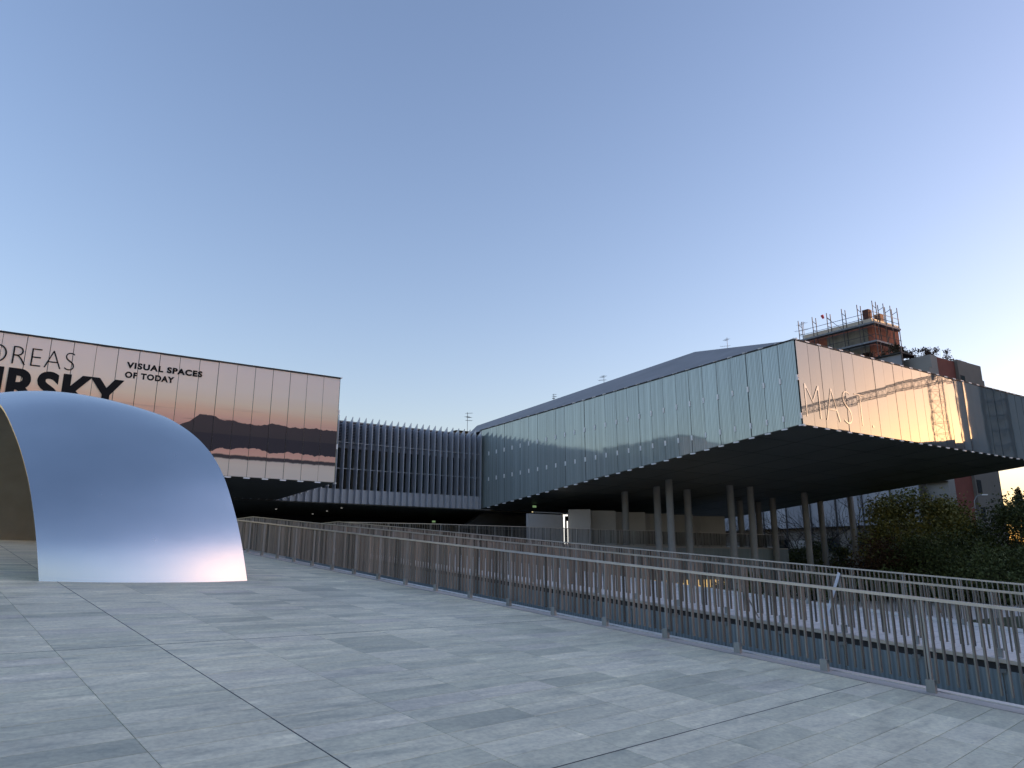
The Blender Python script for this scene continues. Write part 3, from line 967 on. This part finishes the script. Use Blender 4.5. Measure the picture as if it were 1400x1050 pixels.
# ------------------------------------------------------------------ folded pale wall under the glass wing
W0 = on_wall(722, 706, MO - Ld * 7, Rd); W0.z = LAND_Z
fold = thing('folded_wall', W0, 'pale folded plaster wall with a lit doorway behind the columns', 'wall')
xs = [722, 770, 777, 796, 810, 830, 850, 870, 888, 903, 922, 935, 957, 978]
for k in range(len(xs) - 1):
    if k == 1: continue
    a = on_wall(xs[k], 705, W0, Rd); c = on_wall(xs[k + 1], 705, W0, Rd)
    if k >= 2 and k % 2 == 0:
        a = a + nR * .0; c = c + nR * 1.0
    elif k >= 2:
        a = a + nR * .15; c = c - nR * .0
    xm = (xs[k] + xs[k + 1]) / 2
    z1 = on_wall(xm, 703 if k == 0 else 696.5 + (xm - 777) * .052, W0, Rd).z
    d = (c - a); d.z = 0
    nn = V3((d.y, -d.x, 0)).normalized()
    b = MB(); b.obox(V3((a.x, a.y, LAND_Z)), d, -nn * .25, Z3 * (z1 - LAND_Z)); b.build('wall_panel', M_plaster, fold)
a = on_wall(771, 705, W0, Rd); a2 = on_wall(777, 705, W0, Rd)
b = MB(); b.obox(V3((a.x, a.y, LAND_Z)) - nR * .1, Rd * .10, nR * .06, Z3 * 2.25); b.obox(V3((a.x, a.y, LAND_Z + 2.15)) - nR * .1, (a2 - a) * .95, nR * .061, Z3 * .12)
b.obox(V3((a2.x, a2.y, LAND_Z)) - nR * .1 - Rd * .08, Rd * .06, nR * .06, Z3 * 1.8)
b.build('lit_door_frame', M_lamp, fold)
b = MB(); b.obox(V3((a.x, a.y, LAND_Z)) - nR * .4, a2 - a, nR * .1, Z3 * 2.4); b.build('door', M_slate, fold)

# small lights in the dark undercroft
def lamp_disc(x, y, z, label, mat=M_spot, r=.07):
    rr = ray(x, y); p = CAM + rr * ((z - EYE) / rr.z)
    root = thing('ceiling_light', p, label, 'light', 'small lights in the dark undercroft')
    b = MB(); b.tube(p + Z3 * .0, p + Z3 * .06, r * 1.25, n=12); b.build('housing', M_dark, root)
    b = MB(); b.tube(p - Z3 * .02, p - Z3 * .002, r, n=12); b.build('lamp', mat, root)
for (x, y, lb) in ((377.5, 695.8, 'bright small ceiling spot leftmost in the dark undercroft by the steel arch'), (467, 694.3, 'small ceiling spot under the louvred wing nearest its lower edge'),
                   (427.5, 702.5, 'faint ceiling spot in the undercroft above the second railing crest'), (447, 698.5, 'faintest ceiling spot in the undercroft between two brighter ones')):
    lamp_disc(x, y, ZM0 - .10, lb)
def exit_sign(x, y, Z, wpx, label):
    p = depth(x, y, Z)
    root = thing('exit_sign', p, label, 'exit sign')
    b = MB(); b.box(p, wpx, .06, wpx * .5, Rd, nR); b.build('box', M_exit, root)
    b = MB(); b.tube(p + Z3 * wpx * .25, p + Z3 * (wpx * .25 + .25), .012, n=6); b.build('hanger', M_dark, root)
exit_sign(730.7, 692.5, 57.5, .32, 'small green lit sign hanging beneath the glass wing soffit')
exit_sign(593, 713, 64, .3, 'tiny green lit sign deep under the louvred wing')

# ------------------------------------------------------------------ apartment building behind
K0 = depth(1271, 481, 86); KZ = K0.z; K = V3((K0.x, K0.y, 0))
apt = thing('apartment_building', K, 'tall beige apartment block with a brick red strip and netted side', 'building')
def blk(name, P, D, length, depth_, z0, z1, mat, parent, nn=nR):
    b = MB(); b.obox(V3((P.x, P.y, z0)), D * length, -nn * depth_, Z3 * (z1 - z0)); return b.build(name, mat, parent)
ap = lambda x, y=505: (on_wall(x, y, K, Rd) - K).dot(Rd)
s1, s2, s3, s4, s5 = ap(1283), ap(1306), ap(1319), ap(1340), ap(1350)
blk('wall', K, Rd, s1 - .02, 16, GZ, KZ - .3, M_palegrey, apt)
blk('red_wall', K + Rd * s1, Rd, s2 - s1 - .02, 15, GZ, KZ - .4, M_red, apt)
blk('wall', K + Rd * s2 + nR * .35, Rd, s3 - s2 - .02, 15, GZ, KZ - .2, M_beige, apt)
blk('wall', K + Rd * s3 + nR * .1, Rd, s4 - s3 - .02, 15, GZ, KZ - .1, M_beige, apt)
blk('wall', K + Rd * s4 - nR * .6, Rd, s5 - s4, 13, GZ, KZ - 1.6, M_beige, apt)
def window(P, D, nn, s, z0, z1, w, parent):
    b = MB(); b.obox(P + D * s + nn * .01 + Z3 * z0, D * w, nn * .05, Z3 * (z1 - z0)); o = b.build('window', M_dark, parent)
    b = MB(); b.obox(P + D * (s + .08) + nn * .061 + Z3 * (z0 + .08), D * (w - .16), nn * .01, Z3 * (z1 - z0 - .16)); b.build('pane', M_window, o)
for fl in range(8):
    z = GZ + 1.2 + fl * 3.15
    window(K + nR * .35, Rd, nR, s2 + .25, z, z + 1.55, .95, apt)
# balcony stack at the corner of the netted side
for fl in range(8):
    z = GZ + 2.6 + fl * 3.05
    blk('balcony', K - Rd * .9 + nR * .1, Rd, .88, 2.4, z, z + .95, M_palegrey, apt)
# netted side face running back (L direction)
nN = -Rd
bl = MB(); bl.obox(V3((K.x, K.y, GZ)) - Rd * .01 + Ld * 2.5, Ld * 62, Rd * 12, Z3 * (KZ - .6 - GZ)); bl.build('wall', M_beige, apt)
n = 18
for k in range(n):
    L0 = 2.6 + k * 3.4
    zt = KZ + .25 if k < 4 else KZ - 1.0
    for q, (za, zb) in enumerate(((GZ + 7.2, GZ + 13.0), (GZ + 13.05, GZ + 19), (GZ + 19.05, zt))):
        o = V3((K.x, K.y, za)) + Ld * L0 - Rd * (.9 + random.uniform(0, .12))
        b = MB(); b.obox(o, Ld * 3.36, Rd * .03, Z3 * (zb - za)); b.build('net_panel', M_net, apt)
    for fl in range(2):
        z = GZ + 1.0 + fl * 3.1
        b = MB(); b.obox(V3((K.x, K.y, z)) + Ld * (L0 + .6) - Rd * .08, Ld * 1.5, Rd * .06, Z3 * 1.7); o = b.build('window', M_window, apt)
    for zl in (GZ + 7.0, GZ + 10.1, GZ + 13.2):
        if (k * 7 + int(zl)) % 7 == 0:
            b = MB(); b.obox(V3((K.x, K.y, zl)) + Ld * (L0 + .5) - Rd * 1.12, Ld * 2.2, Rd * .08, Z3 * 1.9); b.build('window', M_dark, apt)
    b = MB(); b.obox(V3((K.x, K.y, GZ)) + Ld * (L0 - .1) - Rd * 1.2, Ld * .12, Rd * .12, Z3 * (KZ - GZ + 1)); b.build('net_pole', M_steel, apt)
    if k % 3 == 1:
        b = MB(); b.obox(V3((K.x, K.y, GZ + 4.6)) + Ld * L0 - Rd * 1.2, Ld * 3.2, Rd * 1.15, Z3 * 1.0); b.build('balcony', M_palegrey, apt)
b = MB(); b.obox(V3((K.x, K.y, KZ + .28)) + Ld * 2.5 - Rd * 1.2, Ld * 9, Rd * 3, Z3 * .15); b.build('roof_cover', M_dark, apt)
# roof tower
T0 = depth(1192, 446, 96); T = V3((T0.x, T0.y, 0)); TZ = T0.z
b = MB(); b.obox(V3((T.x, T.y, KZ - 2)), Rd * 6.2, Ld * 9.4, Z3 * (TZ + .3 - KZ + 2)); b.build('tower_wall', M_brick, apt)
b = MB(); b.obox(V3((T.x, T.y, KZ - 1.5)) - Rd * .12 + Ld * .6, Rd * .14, Ld * 5.6, Z3 * (TZ + .2 - KZ + 1.2)); b.build('concrete_panel', simple('old_concrete', (.20, .185, .15), .9, var=.25, scale=1.5), apt)
b = MB(); b.obox(V3((T.x, T.y, TZ + .32)) - Rd * .15 + nR * .15, Rd * 6.5, Ld * 9.6, Z3 * .75); b.build('cornice', M_cornice, apt)
for (s, l) in ((.3, .4), (3.4, .6)):
    b = MB(); b.obox(V3((T.x, T.y, TZ + 1.08)) + Rd * s + Ld * l, Rd * .8, Ld * .8, Z3 * 1.5); b.build('chimney', simple('shade_toned_brick', (.10, .045, .035), .9), apt)  # brick darkened in its colour to stand in for shade
# scaffolding round the tower
scaf = thing('scaffolding', T + nR * .1, 'dark tube scaffolding with two decks round the roof tower', 'scaffolding')
def sp_(a, l, z): return V3((T.x, T.y, 0)) + Rd * a + Ld * l + Z3 * z
upr = MB(); upr.tube((0, 0, 0), (0, 0, 1), .055, n=6); upm = upr.mesh('upright', M_steel)
def upright(a, l, z0, z1):
    o = put('upright', upm, sp_(a, l, z0), scaf); o.scale = (1, 1, z1 - z0)
ls = [-1.2, .8, 2.9, 5.0, 7.1, 9.2]
for i, l in enumerate(ls):
    for a in (-1.5, -.7):
        upright(a, l, KZ - 2, TZ + 2.9 - .0 * i)
    for za, zb in ((2.3, 2.0), (1.0, 1.0)):
        b = MB(); b.tube(sp_(-1.5, l, TZ + za), sp_(-.7, l, TZ + zb), .04, n=5); b.build('transom', M_steel, scaf)
for a in (1.0, 2.6, 4.2):
    for l in (-1.2, -.5):
        upright(a, l, KZ - 2, TZ + 3.0)
    b = MB(); b.tube(sp_(a, -1.2, TZ + 2.5), sp_(a, -.5, TZ + 2.2), .04, n=5); b.build('transom', M_steel, scaf)
for z in (TZ - .1, TZ - 2.6):
    b = MB(); b.obox(sp_(-1.55, -1.25, z), Rd * .85, Ld * 10.6, Z3 * .22); b.build('deck', M_deck, scaf)
    b = MB(); b.obox(sp_(-.69, -1.25, z), Rd * 5.2, Ld * .75, Z3 * .22); b.build('deck', M_deck, scaf)
for z in (TZ + .75, TZ + 1.4, TZ - 1.6):
    b = MB(); b.tube(sp_(-1.5, -1.2, z), sp_(-1.5, 9.2, z), .035, n=5); b.tube(sp_(-1.5, -1.2, z), sp_(4.4, -1.2, z), .035, n=5); b.build('guard_rail', M_steel, scaf)
for pa, pb in ((sp_(-1.5, -1.2, TZ - 2.4), sp_(-1.5, .9, TZ - .1)), (sp_(-1.5, 2.9, TZ - .1), sp_(-1.5, 5.0, TZ + 2.2)), (sp_(1.0, -1.2, TZ - 2.4), sp_(2.6, -1.2, TZ))):
    b = MB(); b.tube(pa, pb, .035, n=5); b.build('diagonal', M_steel, scaf)
b = MB(); b.tube(sp_(-1.5, 5.5, TZ + 2.3), sp_(-1.5, 5.65, TZ + 2.75), .15, .2, n=10); b.build('red_lamp', simple('red_lamp_glass', (.5, .03, .04), .4), scaf)

# ------------------------------------------------------------------ vegetation
def leaf_cloud(mb, centre, rad, n, size, clumps=22, flat=.6, rnd=random):
    cs = []
    for _ in range(clumps):
        while True:
            p = V3((rnd.uniform(-1, 1), rnd.uniform(-1, 1), rnd.uniform(-1, 1)))
            if p.length < 1: break
        p = p.normalized() * (p.length ** .45)
        cs.append((p, rnd.uniform(.22, .42)))
    for i in range(n):
        c, r = cs[rnd.randrange(len(cs))]
        d = V3((rnd.gauss(0, 1), rnd.gauss(0, 1), rnd.gauss(0, 1))) * (r * .55)
        p = c + d
        w = centre + V3((p.x * rad[0], p.y * rad[1], p.z * rad[2]))
        nrm = V3((rnd.gauss(0, 1), rnd.gauss(0, 1), rnd.gauss(0, 1) + .5)).normalized()
        a = nrm.orthogonal().normalized(); a.rotate(Matrix.Rotation(rnd.uniform(0, 6.28), 3, nrm)); bb = nrm.cross(a)
        s = size * rnd.uniform(.6, 1.35)
        mb.face([w - a * s * .5, w + bb * s * .32, w + a * s * .6, w - bb * s * .32])
def branches(mb, p, d, L, r, lvl, rnd, up=.15, n=3):
    q = p
    seg = 3
    dd = d.copy()
    for k in range(seg):
        dd = (dd + V3((rnd.gauss(0, .16), rnd.gauss(0, .16), rnd.gauss(0, .10) + up * .3))).normalized()
        q2 = q + dd * (L / seg)
        mb.tube(q, q2, r * (1 - k / seg * .45), r * (1 - (k + 1) / seg * .45), n=5 if lvl > 1 else 4, cap=False)
        if lvl > 0 and k >= 0:
            for _ in range(n if k == seg - 1 else max(1, n - 1)):
                ax = V3((rnd.gauss(0, 1), rnd.gauss(0, 1), rnd.gauss(0, .7))).normalized()
                nd = (dd + ax * rnd.uniform(.55, .95)).normalized(); nd.z = nd.z * .8 + .15
                branches(mb, q2, nd.normalized(), L * rnd.uniform(.5, .72), r * .5, lvl - 1, rnd, up, n)
        q = q2
def broad_tree(base, h, rad, label, mat, n=6000, size=.3, seed=1, name='leafy_tree', group='trees behind the ramps', low=.45):
    rnd = random.Random(seed)
    root = thing(name, base, label, 'tree', group)
    tr = MB()
    cz = base.z + h - rad[2]
    tr.tube(base, base + Z3 * (cz - base.z) * .7, .16, .11, n=8)
    for k in range(7):
        a = rnd.uniform(0, 6.28)
        st = base + Z3 * (cz - base.z) * rnd.uniform(.4, .7)
        en = V3((base.x, base.y, cz)) + V3((math.cos(a) * rad[0] * .6, math.sin(a) * rad[1] * .6, rnd.uniform(-.2, .6) * rad[2]))
        tr.tube(st, en, .07, .02, n=5)
    tr.build('trunk', M_bark, root)
    cm = MB()
    leaf_cloud(cm, V3((base.x, base.y, cz)), rad, n, size, clumps=44, rnd=rnd)
    cm.build('crown', mat, root)
    return root
def gpx(x, Z):
    p = depth(x, 772, Z); return V3((p.x, p.y, GZ))
def zpx(y, Z): return depth(700, y, Z).z
broad_tree(gpx(1258, 62), 8.3, (4.4, 4.0, 3.9), 'round olive leaved tree before the netted apartment side', M_leaf_olive, 34000, .23, 3)
broad_tree(gpx(1340, 58), 4.8, (2.9, 2.6, 2.6), 'low dark green tree before the brick red strip', M_leaf_green, 15000, .20, 4)
broad_tree(gpx(1412, 56), 7.6, (3.4, 3.2, 3.4), 'tall dark green tree at the right edge beside the conifer', M_leaf_green, 20000, .20, 5)
broad_tree(gpx(1205, 57), 4.4, (2.6, 2.4, 2.2), 'small russet bush left of the olive tree', M_leaf_brown, 8000, .17, 6, name='bush')
broad_tree(gpx(1290, 54), 4.6, (3.4, 2.8, 2.4), 'dense low green bush under the olive tree behind the railing', M_leaf_green, 15000, .19, 8, name='bush')
broad_tree(gpx(1122, 66), 4.5, (2.8, 2.5, 2.0), 'dark green bush between the two rightmost column pairs', M_leaf_green, 9000, .19, 9, name='bush')
broad_tree(gpx(1370, 50), 3.6, (3.6, 3.0, 2.0), 'low dark hedge bush at the right edge behind the railing', M_leaf_green, 13000, .19, 10, name='bush')
def conifer(base, h, r, label, seed):
    rnd = random.Random(seed)
    root = thing('conifer', base, label, 'tree', 'trees behind the ramps')
    t = MB(); t.tube(base, base + Z3 * h, .22, .02, n=8); t.build('trunk', M_bark, root)
    cm = MB()
    for k in range(11000):
        f = rnd.random() ** .7
        z = h * (.12 + .88 * (1 - f)); rr = r * f * (.55 + .45 * math.sin(z * 5.2) ** 2)
        a = rnd.uniform(0, 6.28); d = rr * rnd.uniform(.25, 1)
        w = base + V3((math.cos(a) * d, math.sin(a) * d, z - .18 * d + rnd.gauss(0, .08)))
        o = V3((math.cos(a + rnd.gauss(0, .5)), math.sin(a + rnd.gauss(0, .5)), rnd.gauss(-.15, .35))).normalized() * rnd.uniform(.16, .36)
        s = V3((-o.y, o.x, rnd.gauss(0, .1))) * .25
        cm.face([w, w + o * .5 + s, w + o, w + o * .5 - s])
    cm.build('crown', M_leaf_conifer, root)
conifer(gpx(1408, 72), zpx(664, 72) - GZ, 3.4, 'dark conifer against the yellow sky at the right edge', 11)
def bare_tree(base, h, label, seed, spread=1.0):
    rnd = random.Random(seed)
    root = thing('bare_tree', base, label, 'tree', 'leafless trees behind the columns')
    t = MB(); t.tube(base, base + Z3 * h * .3, .17, .13, n=8); t.build('trunk', M_bark, root)
    c = MB()
    for k in range(5):
        a = k * 1.26 + rnd.uniform(-.3, .3)
        branches(c, base + Z3 * h * rnd.uniform(.2, .3), V3((math.cos(a) * .75 * spread, math.sin(a) * .75 * spread, .8)).normalized(), h * .40, .075, 3, rnd, .12, 2)
    c.build('crown', M_bark, root)
bare_tree(gpx(1101, 69), 9.2, 'leafless tree spreading behind the column with the lamp glow', 21, 1.2)
bare_tree(gpx(1190, 72), 10.5, 'leafless tree right of the rightmost column', 22)
bare_tree(gpx(1146, 76), 9.0, 'leafless tree between the two rightmost columns', 23)
bare_tree(gpx(992, 92), 10.0, 'far leafless tree left of the paired columns', 24)
# rooftop plants
for i, (x, l, dx, h, mat, lb) in enumerate(((1262, 6.5, -.2, 1.1, M_leaf_brown, 'low scrubby roof plants left of the grey green roof bush'), (1275, 4.5, 0, 2.0, M_leaf_roof, 'grey green bush on the apartment roof above the netting'),
                                     (1287, 2.5, 1.6, 1.4, M_leaf_brown, 'russet bush on the apartment roof above the red strip'), (1318, 3, 0, 2.2, M_leaf_brown, 'dark round bush on the roof of the beige block'),
                                     (1338, 3, 0, 1.3, M_leaf_roof, 'thin plant on the right end of the apartment roof'))):
    p = K + Rd * ap(x, 480) + Ld * l; p.z = KZ - .4
    rnd = random.Random(50 + i)
    root = thing('roof_bush', p, lb, 'bush', 'plants on the apartment roof')
    t = MB()
    for k in range(6):
        a = rnd.uniform(0, 6.28); t.tube(p, p + V3((math.cos(a) * .7, math.sin(a) * .7, h * rnd.uniform(.8, 1.25))), .03, .01, n=4)
    t.build('stem', M_bark, root)
    c = MB(); leaf_cloud(c, p + Z3 * h * .65, (1.3, 1.3, h * .6), 900, .22, 12, rnd=rnd); c.build('crown', mat, root)
# dark hedge along the far side of the garden
rnd = random.Random(77)
hb = MB()
for k in range(26):
    x = 1010 + k * 22
    p = gpx(x, 53 + (k % 3)); leaf_cloud(hb, p + Z3 * 1.0, (1.5, 1.3, 1.1), 700, .24, 10, rnd=rnd)
tag(hb.build('hedge', M_leaf_green, origin=gpx(1200, 53)), 'long dark clipped hedge behind the farthest railing', 'hedge', kind='stuff')

# ------------------------------------------------------------------ street lamp, antennas
p = gpx(1345, 74); hz = zpx(676, 74)
lampo = thing('street_lamp', p, 'grey street lamp with a curved arm before the beige block', 'street lamp')
b = MB(); b.tube(p, V3((p.x, p.y, hz - .5)), .08, .05, n=8); b.build('pole', M_post, lampo)
b = MB(); b.tube(V3((p.x, p.y, hz - .5)), V3((p.x + .35, p.y, hz)), .045, n=6); b.tube(V3((p.x + .35, p.y, hz)), V3((p.x + .9, p.y, hz + .12)), .04, n=6); b.build('arm', M_post, lampo)
b = MB(); b.box((p.x + 1.15, p.y, hz + .13), .6, .22, .10); b.build('lamp_head', M_clip, lampo)
b = MB(); b.tube(V3((p.x, p.y, hz - 1.1)), V3((p.x - .5, p.y, hz - 1.3)), .03, n=6); b.build('bracket', M_post, lampo)
def antenna(x, ytop, ybase, Z, label, seed, wide=1.0):
    rnd = random.Random(seed)
    base = depth(x, ybase, Z); top = depth(x, ytop, Z); top = V3((base.x, base.y, top.z))
    root = thing('tv_antenna', base, label, 'antenna', 'television antennas above the roofs')
    b = MB(); b.tube(base - Z3 * 4.5, top, .03, n=6); b.build('mast', M_steel, root)
    H = top.z - base.z
    for k in range(3):
        z = top.z - H * (.08 + .3 * k)
        a = rnd.uniform(0, 3.1); d = V3((math.cos(a), math.sin(a), .05)); s = V3((-d.y, d.x, 0))
        m = V3((base.x, base.y, z)); ln = .75 * wide * rnd.uniform(.7, 1.2)
        b = MB(); b.tube(m - d * ln * .4, m + d * ln, .018, n=5)
        for q in range(6):
            c = m + d * ln * (q / 5 * 1.3 - .35); b.tube(c - s * .28 * wide, c + s * .28 * wide, .012, n=4)
        b.build('aerial', M_steel, root)
# houses hidden behind the roofs that carry the antennas
def far_house(P, w, d, z1, label, mat=M_beige):
    root = thing('far_house', V3((P.x, P.y, GZ)), label, 'house', 'houses behind the glass wings')
    b = MB(); b.obox(V3((P.x, P.y, GZ)), Rd * w, Ld * d, Z3 * (z1 - GZ - .8)); b.build('wall', mat, root)
    r = MB(); o = V3((P.x, P.y, z1 - .8)); q = [o - Rd * .5 - Ld * .5, o + Rd * (w + .5) - Ld * .5, o + Rd * (w + .5) + Ld * (d + .5), o - Rd * .5 + Ld * (d + .5)]
    m1 = o + Rd * w * .25 + Ld * d / 2 + Z3 * .9; m2 = o + Rd * w * .75 + Ld * d / 2 + Z3 * .9
    r.face([q[0], q[1], m2, m1]); r.face([q[1], q[2], m2]); r.face([q[2], q[3], m1, m2]); r.face([q[3], q[0], m1]); r.face(q[::-1])
    r.build('roof', simple('old_tile_roof', (.26, .19, .15), .85), root)
    return root
far_house(depth(626, 590, 90), 9, 9, zpx(580, 90), 'old tiled house roof just showing at the end of the louvred wing')
antenna(639, 563, 580, 92, 'branching antenna above the tiled house roof at the louvred wing', 31, 1.1)
far_house(depth(780, 585, 112), 22, 9, zpx(562, 112), 'hidden house behind the middle of the zinc roof')
antenna(757, 538, 547, 113, 'tiny antenna low over the middle of the zinc roof', 32, .8)
antenna(826, 512, 530, 113, 'crossed antenna over the upper half of the zinc roof', 33, 1.5)
far_house(depth(925, 560, 112), 26, 9, zpx(490, 112), 'hidden house behind the top of the zinc roof')
antenna(996, 459, 492, 113, 'antenna with two aerials near the peak of the zinc roof', 34, 1.3)
antenna(1101, 437, 470, 104, 'tall antenna just left of the scaffolding', 35, 1.6)
antenna(1112, 455, 472, 104, 'short antenna between the tall antenna and the scaffolding', 36, 1.0)

# ------------------------------------------------------------------ surroundings out of view: some mirrored in the glass, some added as sun screens
def block(P, w, d, z1, label, mat, name='apartment_block', windows=True):
    root = thing(name, V3((P[0], P[1], GZ)), label, 'building', 'blocks to the right of the garden')
    b = MB(); b.obox(V3((P[0], P[1], GZ)), V3((w, 0, 0)), V3((0, d, 0)), Z3 * (z1 - GZ)); b.build('wall', mat, root)
    b = MB(); b.obox(V3((P[0] - .3, P[1] - .3, z1)), V3((w + .6, 0, 0)), V3((0, d + .6, 0)), Z3 * .4); b.build('roof', M_roof, root)
    nfl = int((z1 - GZ) / 3.1)
    wmb = MB(); wmb.obox(V3((-.06, 0, 0)), V3((.08, 0, 0)), V3((0, 1.4, 0)), V3((0, 0, 1.5))); wme = wmb.mesh('window', M_window)
    for f in range(nfl if windows else 0):
        for k in range(int(d / 3.6)):
            put('window', wme, (P[0], P[1] + 1.2 + k * 3.6, GZ + 1.0 + f * 3.1), root)
    return root
block((97, 57), 16, 65, TZ + .45 + math.tan(SUN_EL) * (97 - T.x) / math.sin(SUN_AZ), 'slate blue apartment block mirrored in the right end of the glass', simple('slate_render', (.60, .60, .60), .8, var=.1), windows=False)  # mirrored block; height and length shaped to keep sun off the roof tower
block((112, -62), 14, 50, 19, 'low beige block added far right behind the camera as a sun screen', M_beige)  # unseen block added to hold the low sun off the scene
block((113.5, -11), 14, 74, 21, 'low red block added right of the garden as a sun screen', M_brick)  # unseen block, added and lengthened to close gaps where the sun leaked in
block((-60, -210), 90, 30, 14, 'wide pale block far behind the camera', M_palegrey)
mirror_scaf = thing('facade_scaffolding', V3((96, 57, GZ)), 'upright tube scaffolding on the slate blue block seen only as a reflection', 'scaffolding')
for y in (57.3, 58.8, 60.3):
    for x in (95.2, 96.3):
        b = MB(); b.tube((x, y, GZ), (x, y, 31), .09, n=6); b.build('upright', M_steel, mirror_scaf)
for k in range(14):
    z = GZ + 2 + k * 2.1
    b = MB(); b.obox(V3((95.2, 57.2, z)), V3((1.2, 0, 0)), V3((0, 3.3, 0)), Z3 * .12); b.build('deck', M_deck, mirror_scaf)
    b = MB(); b.tube((95.2, 57.3, z), (95.2, 60.3, z + 2), .05, n=5); b.build('diagonal', M_steel, mirror_scaf)
# tower crane
def mirrored(x, y, z):
    """point at height z seen at photo pixel (x, y) in the mirror of the right facade"""
    h = on_wall(x, y, CO, Rd); r = ray(x, y); r = r - nR * (2 * r.dot(nR))
    return h + r * ((z - h.z) / r.z)
JZ = 27.0
CRB = mirrored(1281, 519, JZ); JT = mirrored(1100, 561, JZ)
print('crane', CRB, JT)
CRB.z = GZ; JT.z = GZ
crane = thing('tower_crane', CRB, 'lattice tower crane right of the garden mirrored in the glass wing', 'crane')
def lattice(mb, p, q, w, n, up):
    d = (q - p); dn = d.normalized(); a = dn.cross(up).normalized() * w / 2; c = up.normalized() * w / 2
    cs = [a + c, a - c, -a - c, -a + c]
    for k in cs: mb.bar(p + k, q + k, .07, .07)
    for i in range(n):
        m0, m1 = p + d * (i / n), p + d * ((i + 1) / n)
        for k in range(4):
            mb.bar(m0 + cs[k], m1 + cs[(k + 1) % 4], .045, .045)
            mb.bar(m1 + cs[k], m1 + cs[(k + 1) % 4], .045, .045)
b = MB(); lattice(b, CRB, CRB + Z3 * (JZ - GZ), 1.3, 18, V3((1, 0, 0))); b.build('mast', M_steel, crane)
jd = (JT - CRB).normalized(); JL = (JT - CRB).length; jo = CRB + Z3 * (JZ - GZ)
b = MB(); lattice(b, jo - jd * 9, jo + jd * JL, 1.1, 40, Z3); b.build('jib', M_steel, crane)
b = MB(); b.bar(jo, jo + Z3 * 4.5, .4, .4); b.build('apex', M_steel, crane)
b = MB(); b.box(jo - jd * 8 - Z3 * 1.3, 1.8, 1.8, 2.2); b.build('counterweight', M_column, crane)

print('objects', len(bpy.data.objects))
